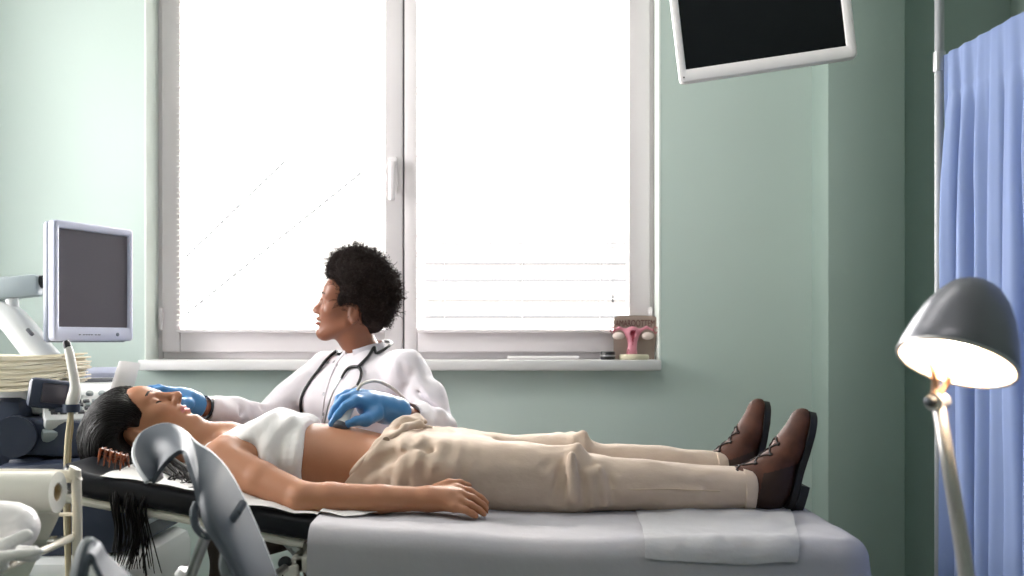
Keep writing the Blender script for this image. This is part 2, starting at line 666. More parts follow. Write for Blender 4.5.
# ------------------------------------------------------------------ venetian blinds on the two sashes
def blind(label, x0, x1, wand_x):
    y = YW + .083
    zb, zt = 1.076, 2.40
    t = thing('venetian_blind', ((x0 + x1) / 2, y, zb), label, 'blind')
    n = int((zt - zb - .03) / .0187)
    s = MB()
    for i in range(n):
        z = zb + .026 + i * .0187
        rows = []
        for k in range(4):
            u = k / 3 - .5
            ang = math.radians(14)
            off = .0016 * (1 - (2 * u) ** 2)
            rows.append([(x0, y + u * .024 * math.cos(ang), z + u * .024 * math.sin(ang) + off),
                         (x1, y + u * .024 * math.cos(ang), z + u * .024 * math.sin(ang) + off)])
        s.sheet(rows, .0006)
    s.build('slats', M_SLAT, t)
    MB().bx(x0, x1, y - .012, y + .012, zb, zb + .012, .004).build('bottom_rail', M_PVC, t)
    MB().bx(x0, x1, y - .014, y + .014, zt, zt + .03, .004).build('headrail', M_PVC, t)
    for f in (.13, .5, .87):
        x = x0 + (x1 - x0) * f
        MB().cyl((x, y - .0135, zb + .006), (x, y - .0135, zt + .01), .0008, seg=6).build('cord', M_CORD, t)
    m = MB()
    m.cyl((wand_x, y - .02, 1.205), (wand_x, y - .02, zt), .0012, seg=6)
    m.cyl((wand_x, y - .02, 1.18), (wand_x, y - .02, 1.208), .004, .0022, seg=10)
    m.build('pull_cord', M_GASKET, t)


blind('white venetian blind over the left pane, beside the ultrasound monitor', (177.5 - 512) * .003533, (384 - 512) * .003533, (187 - 512) * .00351)
blind('white venetian blind over the right pane, above the anatomical model', (417.5 - 512) * .003533, (627 - 512) * .003533, (613 - 512) * .00351)

# ------------------------------------------------------------------ what the windows look out on
M_OUT = mat('facade_render', srgb(88, 86, 84), 0.8, bump=(20, 0.1, 0.01))
M_ROOF = mat('roof_edge', srgb(46, 46, 48), 0.8, bump=(20, 0.2, 0.01))
M_GROUND = mat('paving', srgb(110, 112, 108), 0.9, noise=(2, .2, srgb(100, 104, 98)))
MB().bx(-30, 30, YW + .3, 50, -4.2, -4).build('ground', M_GROUND, kind='structure')
ox = MB()
def Q_(px, py, D): p = P(px, py, D); return (p.x, p.z)
OD = 16.0
ox.prism([Q_(150, 700, OD), Q_(150, 342, OD), Q_(178, 326, OD), Q_(356, 180, OD), Q_(372, 190, OD), Q_(420, 228, OD), Q_(700, 226, OD), Q_(700, 700, OD)], (0, OD, 0), (1, 0, 0), (0, 0, 1), (0, 1, 0), 8)
ob = ox.build('exterior_building', M_OUT, kind='structure')
for (x0, y0, x1, y1) in ((176, 322, 362, 172), (150, 292, 286, 160)):
    MB().tube([P(x0, y0, OD - .3), P(x1, y1, OD - .3)], .035, 8).build('roof_edge', M_ROOF, ob)
for k in range(5):
    MB().bx(P(425, 0, OD).x, P(640, 0, OD).x, OD - .06, OD, P(0, 246 + 18 * k, OD).z, P(0, 243 + 18 * k, OD).z).build('ledge', M_ROOF, ob)

# ------------------------------------------------------------------ camera
cam = bpy.data.cameras.new('camera')
co = bpy.data.objects.new('camera', cam)
C.objects.link(co)
co.location = EYE
co.rotation_euler = (math.pi / 2, 0, 0)
cam.sensor_width = 36
cam.lens = 36 * F / 1024
cam.shift_y = (HY - 288) / 1024
cam.dof.use_dof = True
cam.dof.focus_distance = 2.5
cam.dof.aperture_fstop = 4.0
cam.clip_start = 0.02
sc = bpy.context.scene
sc.camera = co
sc.view_settings.view_transform = 'Standard'
sc.view_settings.look = 'None'
sc.view_settings.gamma = 1
sc.view_settings.use_curve_mapping = False
sc.view_settings.exposure = 1.4

# ------------------------------------------------------------------ daylight and added fill lights
wd = bpy.data.worlds.new('sky')
sc.world = wd
wd.use_nodes = True
bg = wd.node_tree.nodes['Background']
bg.inputs['Color'].default_value = (1.0, 0.98, 0.965, 1)
bg.inputs['Strength'].default_value = 9.0


def area(name, loc, rot, sx, sy, power, col=(1, 1, 1), portal=False):
    l = bpy.data.lights.new(name, 'AREA')
    l.shape = 'RECTANGLE'
    l.size, l.size_y = sx, sy
    l.energy = power
    l.color = col
    if portal: l.cycles.is_portal = True
    o = bpy.data.objects.new(name, l)
    C.objects.link(o)
    o.location = loc
    o.rotation_euler = rot
    return o


area('window_portal', ((WX0 + WX1) / 2, YW + .29, (WZ0 + WZ1) / 2), (-math.pi / 2, 0, 0), WX1 - WX0, WZ1 - WZ0, 1, portal=True)
area('added_window_portal', (XL - .24, (LY0 + LY1) / 2, (LZ0 + LZ1) / 2), (0, -math.pi / 2, 0), LZ1 - LZ0, LY1 - LY0, 1, portal=True)
sun = bpy.data.lights.new('sun', 'SUN')
sun.energy = 2.0
sun.angle = math.radians(4)
sun.color = (1, .93, .84)
so_ = bpy.data.objects.new('sun', sun)
C.objects.link(so_)
so_.rotation_euler = Vector((-0.12, -0.85, -0.62)).to_track_quat('-Z', 'Y').to_euler()
# two unseen overhead lights, added as soft fill; no fixtures behind them
area('fill_light', (-.25, 2.25, 2.77), (0, 0, 0), 1.6, .5, 4.5, (1, .97, .93))
area('fill_light', (-.5, .5, 2.77), (0, 0, 0), 1.2, .6, 4.0, (1, .97, .93))
# ------------------------------------------------------------------ people
M_SKIN = mat('skin_tan', srgb(180, 126, 95), 0.48, spec=.35, sss=.12, noise=(14, .25, srgb(170, 116, 86)), bump=(180, .08, .001))
M_SKIND = mat('skin_brown', srgb(146, 94, 70), 0.42, sss=.08, noise=(14, .25, srgb(136, 86, 64)), bump=(180, .08, .001))
M_LIP = mat('lips_rose', srgb(176, 96, 92), 0.35, bump=(200, .1, .001))
M_LIPD = mat('lips_brown', srgb(128, 62, 56), 0.35, bump=(200, .1, .001))
M_BROW = mat('eyebrow', srgb(28, 20, 18), 0.8, bump=(300, .2, .001))
M_EYE = mat('eye_white', srgb(225, 220, 215), 0.2, bump=(200, .02, .001))
M_IRIS = mat('iris_dark', srgb(40, 24, 18), 0.15, bump=(200, .02, .001))
M_NAIL = mat('nail', srgb(214, 160, 140), 0.25, bump=(200, .02, .001))
M_TEETH = mat('teeth', srgb(235, 232, 225), 0.25, bump=(200, .02, .001))


class Head:
    """a head in its own axes: x forward, y to its left, z up, origin between the ears"""

    def __init__(s, O, f, u, sc):
        s.O = np.array(O, float)
        f = np.array(f, float); f /= np.linalg.norm(f)
        u = np.array(u, float); u -= f * (u @ f); u /= np.linalg.norm(u)
        s.R = np.array([f, np.cross(u, f), u])
        s.s = sc

    def w(s, p):
        return s.O + s.s * (np.array(p, float) @ s.R)

    def local(s, V):
        return (np.asarray(V) - s.O) @ s.R.T / s.s

    def sculpt(s, fd, smile=0.0, full=1.0, nose=0.0, lips=0.0):
        w, q = s.w, s.s
        E = lambda c, r, k=.02, mode='u': fd.ell(w(c), np.array(r) * q, k * q, mode, s.R)
        Cp = lambda a, b, r1, r2=None, k=.02, mode='u', flat=None: fd.cap(w(a), w(b), r1 * q, (r2 or r1) * q, k * q, mode, flat)
        E((-.014, 0, .036), (.096, .074, .083))
        E((.030, 0, -.025), (.058, .060, .078), .03)
        E((.052, 0, .05), (.036, .054, .04), .03)          # forehead
        E((.062, 0, -.052), (.028, .034, .036), .02)       # muzzle
        E((.074, 0, -.094), (.018, .019, .015), .025)      # chin
        for y in (-1, 1):
            Cp((.0, .052 * y, -.05), (.062, .014 * y, -.094), .016, .013, .03)
            E((.062, .038 * y, -.016), (.022, .022, .020), .03)   # cheekbone
            E((.076, .026 * y, .030), (.014, .024, .009), .018)   # brow
            E((.095, .031 * y, .008), (.019, .017, .012), .014, 'c')
        Cp((.086, 0, .022), (.112 - nose, 0, -.021), .0075, .0095, .014)
        E((.110 - nose, 0, -.024), (.011, .0105 + nose * .3, .0095), .01)
        for y in (-1, 1):
            E((.098, .0125 * y, -.028), (.011, .0075, .0075), .008)
            E((.102, .007 * y, -.035), (.005, .0035, .004), .004, 'c')
        E((.0885 + lips, 0, -.051), (.011, .024 + .004 * smile, .0065 * full), .006)
        E((.0870 + lips, 0, -.064), (.011, .021 + .003 * smile, .0078 * full), .006)
        E((.098 + lips, 0, -.0572), (.012, .025 + .006 * smile, .0010 + .0034 * smile), .004, 'c')
        E((.092, 0, -.076), (.007, .016, .005), .01, 'c')  # hollow under the lip
        for y in (-1, 1):
            for r_, c_ in (((.0185, .008, .031), (-.018, .071, -.006)),):
                c2 = (c_[0], c_[1] * y, c_[2])
                E(c2, r_, .008)
            E((-.012, .079 * y, -.004), (.0095, .005, .018), .005, 'c')
            E((-.018, .076 * y, -.034), (.008, .006, .010), .006)
            # eyelids
            E((.0725, .031 * y, .0095), (.0142, .0165, .0125), .004)
        return s

    def paint(s, V, Fq, base=0, brow=2, lip=1, closed=False):
        c = s.local(V[Fq].mean(1))
        x, y, z = c[:, 0], np.abs(c[:, 1]), c[:, 2]
        mi = np.full(len(Fq), base)
        lipm = (x > .080) & (y < .0235) & (z < -.0465 - y * .12) & (z > -.0715 + y * .35)
        mi[lipm] = lip
        arch = .0335 + .0045 * np.sin(np.clip((y - .012) / .036, 0, 1) * 3.0)
        bm_ = (x > .05) & (y > .012) & (y < .05) & (np.abs(z - arch) < .0033 - .0016 * np.clip((y - .03) / .02, 0, 1))
        mi[bm_] = brow
        if closed:
            mi[(x > .072) & (y > .017) & (y < .046) & (np.abs(z - .0015 - .10 * np.abs(y - .031)) < .0022)] = brow
        return mi

    def eyes(s, look=(1, 0, 0)):
        """eyeballs with iris, in a mesh part list; materials 3 = white, 4 = iris"""
        out = []
        for y in (-1, 1):
            m = MB()
            m.sphere((0, 0, 0), .0118, 16)
            V = np.array([tuple(v) for v in m.v])
            d = np.array(look, float); d /= np.linalg.norm(d)
            mi = []
            for f in m.f:
                c = V[list(f)].mean(0)
                c /= np.linalg.norm(c)
                mi.append(4 if c @ d > .86 else 3)
            V = V + np.array([.0738, .031 * y, .0065])
            out.append((s.O + s.s * (V @ s.R), m.f, np.array(mi)))
        return out


def hand(fd, wrist, knuckles, fingers, thumb, rw=.026, rk=.0125, rf=.0088, k=.008, flat=None):
    """palm fanned from wrist to four knuckles, each finger its own jointed chain, thumb from the side"""
    wrist = np.array(wrist, float)
    for i, kn in enumerate(knuckles):
        kn = np.array(kn, float)
        fd.cap(wrist + (kn - wrist) * .12, kn, rw * .72, rk, .012)
    fd.cap(wrist, np.mean([np.array(q, float) for q in knuckles], 0) * .6 + wrist * .4, rw, rw * .85, .015, 'u', flat)
    for kn, fg in zip(knuckles, fingers):
        pts = [np.array(kn, float)] + [np.array(q, float) for q in fg]
        rs = [rk * .92, rf, rf * .93, rf * .8][:len(pts)]
        fd.chain(pts, rs, .003)
    pts = [np.array(q, float) for q in thumb]
    fd.chain(pts, [rk * 1.25, rk * 1.0, rf * .98, rf * .85][:len(pts)], .006)


# ===================================================== the woman lying on the couch
S = .00242
X_ = lambda px: (px - 512) * S
def zt(y, D=2.42): return CZ - (y - HY) * D / F
XPAD = [-1.0, -.95, -.707, -.44, -.18, 0, .1, .2]
ZPAD = [.796, .784, .741, .686, .668, .654, .650, .650]
def pad(x): return float(cr(np.array(float(x)), XPAD, ZPAD))

patient = thing('person', (-.2, 2.42, .66), 'woman lying on her back on the couch, white top pulled up, beige trousers, brown boots', 'person')

BY = 2.43
fb = Field((-1.03, 2.05, .60), (-.05, 2.80, 1.00), .003)
rows = []
for px, ty, by, ry in ((206, 441, 484, .085), (222, 437, 489, .150), (245, 428, 494, .162), (275, 423, 497, .152), (305, 424, 498, .140),
                       (330, 425, 499, .132), (355, 429, 500, .136), (385, 436, 498, .140), (420, 440, 497, .140)):
    a, b_ = zt(ty), zt(by)
    rows.append((X_(px), BY, (a + b_) / 2, ry, (a - b_) / 2))
fb.loft(rows, .02, p=2.3)
ph = Head((-.880, 2.425, .836), (.50, -.04, .866), (-.866, 0, .50), .93)
ph.sculpt(fb)
# neck
fb.chain([ph.w((-.030, 0, -.03)), (-.775, BY, .800), (-.690, BY, .790)], [.056, .050, .062], .02)
fb.chain([ph.w((.02, .02, -.085)), (-.715, BY + .02, .823)], [.022, .016], .02)
for sy in (-1, 1):                       # collar bones and shoulders
    fb.cap((-.700, BY + .02 * sy, .822), (-.655, BY + .14 * sy, .815), .010, .012, .02)
    fb.ell((-.650, BY + .150 * sy, .782), (.05, .046, .040), .04)
# near arm
Dn = 2.15
sh, el, wr = P(222, 460, 2.262), P(303, 499, 2.15), P(428, 499, 2.16)
mid1 = sh.lerp(el, .5) + Vector((0, 0, -.003)); mid2 = el.lerp(wr, .22); mid3 = el.lerp(wr, .62)
fb.chain([sh, mid1, el, mid2, mid3, wr], [.045, .040, .0355, .0350, .0300, .0250], .010)
kn = [P(457, 489, 2.185), P(460, 494.5, 2.165), P(459, 501, 2.148), P(454, 507, 2.135)]
fg = [[P(470, 491, 2.185), P(481, 498, 2.182), P(488, 505, 2.18)],
      [P(473, 498, 2.162), P(483, 505, 2.16), P(488, 511, 2.158)],
      [P(471, 505, 2.143), P(479, 510, 2.142), P(484, 514, 2.142)],
      [P(465, 510, 2.128), P(472, 513.5, 2.127), P(476, 516, 2.127)]]
th = [P(437, 490, 2.19), P(449, 484.5, 2.20), P(460, 483, 2.205), P(469, 485.5, 2.205)]
hand(fb, wr, kn, fg, th, .0250, .0125, .0082)
# far arm, along the other side of the trunk
fb.chain([(-.645, 2.605, .775), (-.50, 2.665, .735), (-.40, 2.69, .712), (-.30, 2.675, .712), (-.17, 2.63, .705)], [.047, .041, .0365, .036, .026], .02)
hand(fb, (-.17, 2.63, .705), [(-.09, 2.61 + .016 * i, .70) for i in range(4)],
     [[(-.05, 2.61 + .017 * i, .697), (-.02, 2.61 + .017 * i, .69)] for i in range(4)], [(-.14, 2.60, .715), (-.11, 2.585, .72), (-.08, 2.58, .715)])
# navel
fb.ell((X_(352), BY, zt(427)), (.008, .006, .010), .01, 'c')
V, Q = fb.mesh()
V = smooth_mesh(V, Q, 2, .4)
mi = ph.paint(V, Q, closed=True)
parts = [(V, Q, mi)]
body_bvh = bvh_of(V, Q)
skin_obj('body', parts, [M_SKIN, M_LIP, M_BROW, M_EYE, M_IRIS, M_NAIL], patient)

# white top, bunched up under the breasts
M_TOP = mat('white_jersey', srgb(226, 222, 220), 0.85, sheen=.3, bump=(34, .45, .006), stretch=(1.5, .7, .7))
ft = Field((-.86, 2.16, .66), (-.44, 2.70, .95), .003)
rows = []
for px, ty, by, ry in ((222, 436, 490, .155), (245, 425, 495, .168), (275, 419, 498, .160), (305, 420, 499, .149), (330, 422, 499, .14)):
    a, b_ = zt(ty), zt(by)
    rows.append((X_(px), BY, (a + b_) / 2, ry + .006, (a - b_) / 2 + .005))
ft.loft(rows, .02, p=2.3)
for sy in (-1, 1):
    ft.ell((X_(280), BY + .068 * sy, zt(437)), (.072, .066, .062), .035)
nz1 = waves(14, 60, 150, 5, (1.2, .5, .7)); nz2 = waves(10, 25, 60, 6)
ft.disp(lambda x, y, z: .0048 * nz1(x, y, z) * np.clip((x + .66) / .1, .4, 1.2) + .0045 * nz2(x, y, z))
ft.half((X_(309), 2.42, zt(445)), (1, 0, -.10))
# rolled hem: a ring of gathered cloth
ring = []
for i in range(40):
    a = 2 * math.pi * i / 40
    y, z = BY + .152 * math.cos(a), zt(459) + .092 * math.sin(a) * (1 if math.sin(a) > 0 else .86)
    x = X_(306) + (z - zt(445)) * -.10 + .006 * math.sin(3 * a)
    ring.append((x, y, z))
for dx, rr in ((-.018, .012), (.000, .0135)):
    ft.chain([(p[0] + dx, p[1], p[2]) for p in ring + ring[:1]], [rr] * 41, .008)
ft.ell((X_(262), 2.25, .775), (.03, .05, .05), .02, 'c')            # arm hole
# neckline and straps
ft.half((X_(238), BY, zt(430)), (-1, 0, .15))
for sy in (-1, 1):
    ft.chain([(X_(247), BY + .085 * sy, zt(429)), (X_(232), BY + .088 * sy, zt(436) + .001), (X_(220), BY + .092 * sy, zt(443)), (X_(208), BY + .095 * sy, zt(455)), (X_(206), BY + .095 * sy, zt(480))], [.014, .0085, .0080, .0085, .012], .008)
V, Q = ft.mesh()
V = smooth_mesh(V, Q, 1, .4)
skin_obj('tank_top', [(V, Q, 0)], [M_TOP], patient)

# beige trousers
M_CHINO = mat('beige_cotton', srgb(203, 182, 164), 0.85, sheen=.15, noise=(40, .3, srgb(195, 173, 154)), bump=(24, .45, .006), stretch=(.8, 1.3, 1.3))
M_STITCH = mat('beige_thread', srgb(194, 172, 148), 0.8, bump=(300, .2, .001))
fp = Field((-.46, 2.18, .62), (.66, 2.74, .88), .0035)
def legrows(tab, D, yc, extra=0):
    s_ = D / F
    out = []
    for px, ty, by, ry in tab:
        a, b_ = zt(ty, D), zt(by, D)
        out.append(((px - 512) * s_, yc + 0 * px, (a + b_) / 2, ry, (a - b_) / 2))
    return out
near = ((405, 436, 506, .088), (440, 438, 508, .090), (480, 441, 509, .086), (520, 443, 510, .080), (552, 446, 510, .075), (574, 446, 510, .074), (583, 450, 510, .068),
        (598, 454, 510, .068), (640, 459, 510, .066), (680, 462, 510, .063), (720, 465, 509, .060), (750, 467, 508, .058))
far = ((405, 428, 495, .088), (440, 428, 495, .088), (480, 431, 495, .084), (520, 435, 495, .078), (548, 433.5, 495, .075), (572, 431.5, 495, .074), (583, 433, 495, .070),
       (592, 440, 495, .066), (620, 444, 495, .066), (660, 447, 495, .063), (700, 450, 495, .060), (724, 452, 495, .058))
fp.loft(legrows(near, 2.36, 2.345), .02, p=2.4)
fp.loft(legrows(far, 2.58, 2.575), .02, p=2.4)
prow = []
for px, ty, by, ry in ((332, 426, 503, .148), (350, 426, 503, .152), (372, 427, 503, .160), (395, 428, 503, .170), (430, 429, 503, .176), (465, 433, 503, .166), (490, 440, 500, .13)):
    a, b_ = zt(ty), zt(by)
    prow.append((X_(px), BY + .006, (a + b_) / 2, ry, (a - b_) / 2))
fp.loft(prow, .03, p=2.4)
n1 = waves(12, 28, 55, 11, (.6, 1, 1.2)); n2 = waves(16, 70, 140, 12, (.7, 1, 1)); n3 = waves(12, 90, 170, 13, (1.3, .35, .6))
def fold(x, y, z):
    kn_ = np.exp(-((x - .165) / .055) ** 2); hip = np.exp(-((x + .22) / .12) ** 2)
    shin = np.exp(-((x - .45) / .13) ** 2)
    return .0030 * n1(x, y, z) + .0012 * n2(x, y, z) + (.0042 * kn_ + .0034 * hip) * n3(x, y, z) + .002 * shin * n2(x * .4, y, z)
fp.disp(fold)
# diagonal drag creases from the crotch over the near hip, gathers behind the knee
for a, b_, r in (((432, 452), (396, 480), .004), ((425, 446), (380, 462), .004), ((447, 460), (428, 488), .004), ((392, 452), (362, 478), .003),
                 ((578, 452), (586, 508), .010), ((570, 470), (560, 508), .005), ((594, 466), (602, 506), .005), ((565, 450), (545, 466), .006), ((566, 452), (552, 500), .005), ((606, 462), (612, 500), .004), ((596, 458), (618, 470), .005)):
    pa, pb = P(a[0], a[1], 2.28), P(b_[0], b_[1], 2.272)
    fp.cap(pa, pb, r, r * .6, .022, 'c')
for a, b_, r, D in (((404, 440), (440, 447), .009, 2.36), ((412, 452), (437, 470), .008, 2.285), ((373, 462), (352, 488), .006, 2.31), ((578, 447), (588, 462), .010, 2.32), ((583, 435), (586, 442), .012, 2.55),
                 ((600, 490), (700, 492), .004, 2.287), ((590, 474), (592, 505), .007, 2.285), ((572, 455), (574, 500), .008, 2.275), ((545, 452), (568, 449), .008, 2.33), ((598, 470), (606, 504), .005, 2.283)):
    fp.cap(P(a[0], a[1], D), P(b_[0], b_[1], D), r, r * .5, .02)
fp.half((X_(383), 2.42, zt(438)), (-1, 0, .80), .003)
V, Q = fp.mesh()
V = smooth_mesh(V, Q, 1, .4)
trousers_bvh = bvh_of(V, Q)
tr = skin_obj('trousers', [(V, Q, 0)], [M_CHINO], patient)
# waistband, open fly flap, side seam, cuffs, button
wb = []
for i in range(48):
    a = math.pi * (-0.06 + 1.12 * i / 47)
    y, z = BY + .006 + (.159 - .012 * (1 - math.sin(a))) * math.cos(a), .757 + .084 * math.sin(a)
    wb.append((X_(383) + .80 * (z - zt(438)) + .004, y, z))
fw = Field((-.5, 2.24, .66), (-.14, 2.68, .90), .003)
for i in range(47):
    fw.cap(wb[i], wb[i + 1], .0075, .0075, .006)
fl = [P(391, 432, 2.39), P(398, 424, 2.43), P(407, 418.5, 2.47), P(417, 417, 2.50), P(426, 422, 2.50)]
fw.chain(fl, [.008, .009, .009, .008, .006], .008, 'u')
fw.chain([P(398, 428, 2.42), P(408, 424, 2.45), P(420, 422, 2.48)], [.010, .011, .008], .02)
fw.chain([P(391, 437, 2.33), P(404, 428, 2.37), P(418, 424, 2.42), P(430, 428, 2.45)], [.008, .009, .008, .005], .012)
fw.chain([P(376, 450, 2.30), P(388, 438, 2.34), P(400, 432, 2.38)], [.009, .011, .009], .012)
nw = waves(14, 80, 180, 21)
fw.disp(lambda x, y, z: .0025 * nw(x, y, z))
V, Q = fw.mesh()
skin_obj('waistband', [(smooth_mesh(V, Q, 1), Q, 0)], [M_CHINO], tr)
m = MB()
for dz in (0, ):
    pts = [snap(trousers_bvh, px, py, .0005) for px, py in ((612, 489), (640, 489.5), (670, 489), (690, 490), (720, 491))]
    m.tube(pts, .0016, 6, smooth=5)
m.build('seam', M_STITCH, tr)
for D, (px, ty, by), yc, ry in ((2.36, (748, 467, 508), 2.345, .0605), (2.58, (722.5, 452, 495), 2.575, .0605)):
    cz, rz = (zt(ty, D) + zt(by, D)) / 2, (zt(ty, D) - zt(by, D)) / 2 + .003
    x0 = (px - 512) * D / F
    rr = []
    for dx, g in ((-.022, -.003), (-.020, .0006), (-.002, .0012), (.004, -.001), (.004, -.006), (-.004, -.010)):
        rr.append([(x0 + dx, yc + (ry + g) * math.copysign(abs(math.cos(a)) ** .85, math.cos(a)), cz + (rz + g) * math.copysign(abs(math.sin(a)) ** .85, math.sin(a))) for a in [2 * math.pi * i / 40 for i in range(40)]])
    MB().grid(rr, closed=True).build('cuff', M_CHINO, tr)
wbtn = MB()
c = P(386, 441, 2.315)
wbtn.lathe([(.0001, 0), (.007, 0), (.0085, .002), (.0085, .004), (.005, .0045), (.0001, .004)], c, (.1, -.9, .5), 16)
wbtn.build('button', mat('horn_button', srgb(120, 96, 74), .35, bump=(100, .05, .001)), tr)

# brown lace-up boots
M_LEATH = mat('brown_leather', srgb(90, 52, 36), 0.6, spec=.3, noise=(22, .22, srgb(62, 35, 25)), bump=(120, .25, .0015))
M_DLEATH = mat('shaded_leather', srgb(54, 34, 25), 0.55, spec=.3, noise=(22, .25, srgb(50, 32, 26)), bump=(120, .25, .0015))  # heel and lower boot; their shading is put into this darker colour
M_SOLE = mat('black_rubber', srgb(30, 28, 28), 0.55, bump=(90, .2, .002))
M_LACE = mat('dark_lace', srgb(34, 26, 24), 0.8, bump=(400, .3, .0005))


def boot(D, yc, toe, heel_b, ank, cuffx, tilt):
    """side outline given in the picture at the boot's own distance: toe = top of the toe, heel_b = heel on the couch"""
    q = D / F
    W = lambda px, py: np.array([(px - 512) * q, CZ - (py - HY) * q])       # (x, z)
    toe, heel = W(*toe), W(*heel_b)
    up = toe - heel; L = np.linalg.norm(up); up /= L                         # along the sole, heel to toe
    out = np.array([up[1], -up[0]])                                          # out through the sole (to the right)
    G = lambda a, o, y=0: np.array([heel[0] + up[0] * a * L + out[0] * o, yc + y + tilt * a, heel[1] + up[1] * a * L + out[1] * o])
    fd = Field((heel[0] - .2, yc - .09, heel[1] - .04), (heel[0] + .16, yc + .12, toe[1] + .06), .003)
    an = W(*ank)
    A = np.array([an[0], yc, an[1]])
    cf = np.array([cuffx, yc, an[1] - .002])
    # shaft, heel cup, instep, toe
    fd.cap(cf, A, .047, .048, .02)
    fd.ell(G(.13, -.050), (.046, .038, .048), .025)
    fd.cap(A, G(.28, -.055), .047, .045, .03)
    fd.cap(G(.26, -.054), G(.62, -.030), .043, .033, .03, 'u')
    fd.cap(G(.60, -.026), G(.90, -.016), .032, .0215, .025)
    fd.cap(G(.64, -.018, .013), G(.88, -.014, .007), .027, .021, .025)
    fd.cap(G(.64, -.018, -.015), G(.86, -.014, -.010), .027, .021, .025)
    fd.half(G(.5, -.004), (out[0], 0, out[1]), .008)
    nb = waves(12, 60, 130, 31)
    fd.disp(lambda x, y, z: .0011 * nb(x, y, z))
    V, Q = fd.mesh()
    V = smooth_mesh(V, Q, 2, .4)
    c = V[Q].mean(1)
    rel = ((c[:, 0] - heel[0]) * up[0] + (c[:, 2] - heel[1]) * up[1]) / L
    dep = ((c[:, 0] - heel[0]) * out[0] + (c[:, 2] - heel[1]) * out[1])
    mi = np.where((rel > .42 + 2.2 * (dep + .03)) | (dep < -.085), 0, 1)
    ob = skin_obj('boot', [(V, Q, mi)], [M_LEATH, M_DLEATH], patient)
    bv = bvh_of(V, Q)
    # sole with welt and heel block
    def outline(a0, a1, grow):
        pl = []
        wid = lambda a: float(np.interp(a, [0, .06, .2, .38, .6, .78, .9, .97, 1.0], [.020, .031, .035, .030, .040, .043, .034, .020, .002]))
        As = [a0 + (a1 - a0) * i / 22 for i in range(23)]
        pl = [(a, wid(a) + grow) for a in As] + [(a, -wid(a) - grow) for a in reversed(As)]
        return pl
    m = MB()
    for (a0, a1, o0, o1, g) in ((-.005, .995, -.007, .008, .003),):
        pl = outline(a0, a1, g)
        rows = []
        for o, gg in ((o0, -.003), (o0, 0), (o1, 0), (o1, -.003)):
            rows.append([G(a, o, y + math.copysign(gg, y)) for a, y in pl])
        n = len(pl)
        m.grid(rows, closed=True)
        m.add(rows[0], [tuple(range(n))]); m.add(rows[-1], [tuple(range(n))])
    pl = outline(-.015, .27, .001)
    rows = [[G(a, o, y) for a, y in pl] for o in (.007, .030)]
    m.grid(rows, closed=True)
    m.add(rows[-1], [tuple(range(len(pl)))])
    m.build('sole', M_SOLE, ob, angle=30)
    # laces criss-crossing over the tongue, along the front ridge
    lc = MB()
    pr = None
    top = [G(.64, -.060), G(.58, -.066), G(.52, -.072), G(.46, -.080), G(.40, -.088), G(.34, -.098), G(.28, -.108)]
    for i, t_ in enumerate(top):
        pts = []
        for k in range(9):
            v = (k / 8 - .5) * .048
            p0 = Vector(t_) + Vector((-.06 * out[0], 0, -.06 * out[1])) + Vector((up[0], 0, up[1])) * (.006 * math.cos(k * .8) * (1 if i % 2 else -1))
            h = bv.ray_cast(p0 + Vector((0, v, 0)), Vector((out[0], 0, out[1])))[0]
            if h is not None: pts.append(h - Vector((out[0], 0, out[1])) * .0015)
        if len(pts) > 2:
            lc.tube(pts, .0023, 6)
            for e in (pts[0], pts[-1]):
                lc.sphere(e, .0036, 8)
    if lc.v: lc.build('laces', M_LACE, ob)
    return ob


boot(2.34, 2.345, (811, 411), (787, 509), (757, 486), .535, -.01)
boot(2.58, 2.575, (767, 401), (752, 490), (733, 470), .515, .02)

# her hair: a smooth mass combed back, with loose locks falling over the end of the pad
M_HAIR = mat('black_hair', srgb(15, 12, 12), 0.5, spec=.18, bump=(70, .5, .003), stretch=(1, 6, 6))
fh = Field((-1.10, 2.24, .66), (-.70, 2.66, .98), .003)
w = ph.w
fh.ell(w((-.026, 0, .046)), np.array((.096, .085, .090)) * 1.0, .02, 'u', ph.R)
fh.chain([P(120, 422, 2.42), P(108, 438, 2.42), P(101, 452, 2.40)], [.070, .058, .040], .04)
fh.chain([P(113, 428, 2.37), P(110, 448, 2.35), P(132, 463, 2.34)], [.050, .046, .028], .04)
fh.chain([P(122, 440, 2.50), P(114, 452, 2.50)], [.06, .045], .04)
# keep the face and ear free
fh.ell(w((.095, 0, -.005)), (.062, .078, .098), .012, 'c', ph.R)
fh.ell(w((.045, 0, -.10)), (.12, .1, .075), .012, 'c', ph.R)
for y in (-1, 1):
    fh.ell(w((.035, .085 * y, -.03)), (.040, .03, .045), .012, 'c', ph.R)
    fh.ell(w((-.018, .085 * y, -.012)), (.028, .045, .042), .01, 'c', ph.R)
nh = waves(16, 40, 110, 41, (.5, 1.2, 1.2))
fh.disp(lambda x, y, z: .003 * nh(x, y, z))
V, Q = fh.mesh()
V = smooth_mesh(V, Q, 2, .4)
hb = bvh_of(V, Q)
hv = MB()
g = np.random.default_rng(3)
f_, l_, u_ = (Vector(r) for r in ph.R)
def wl(p): return Vector(w(p))
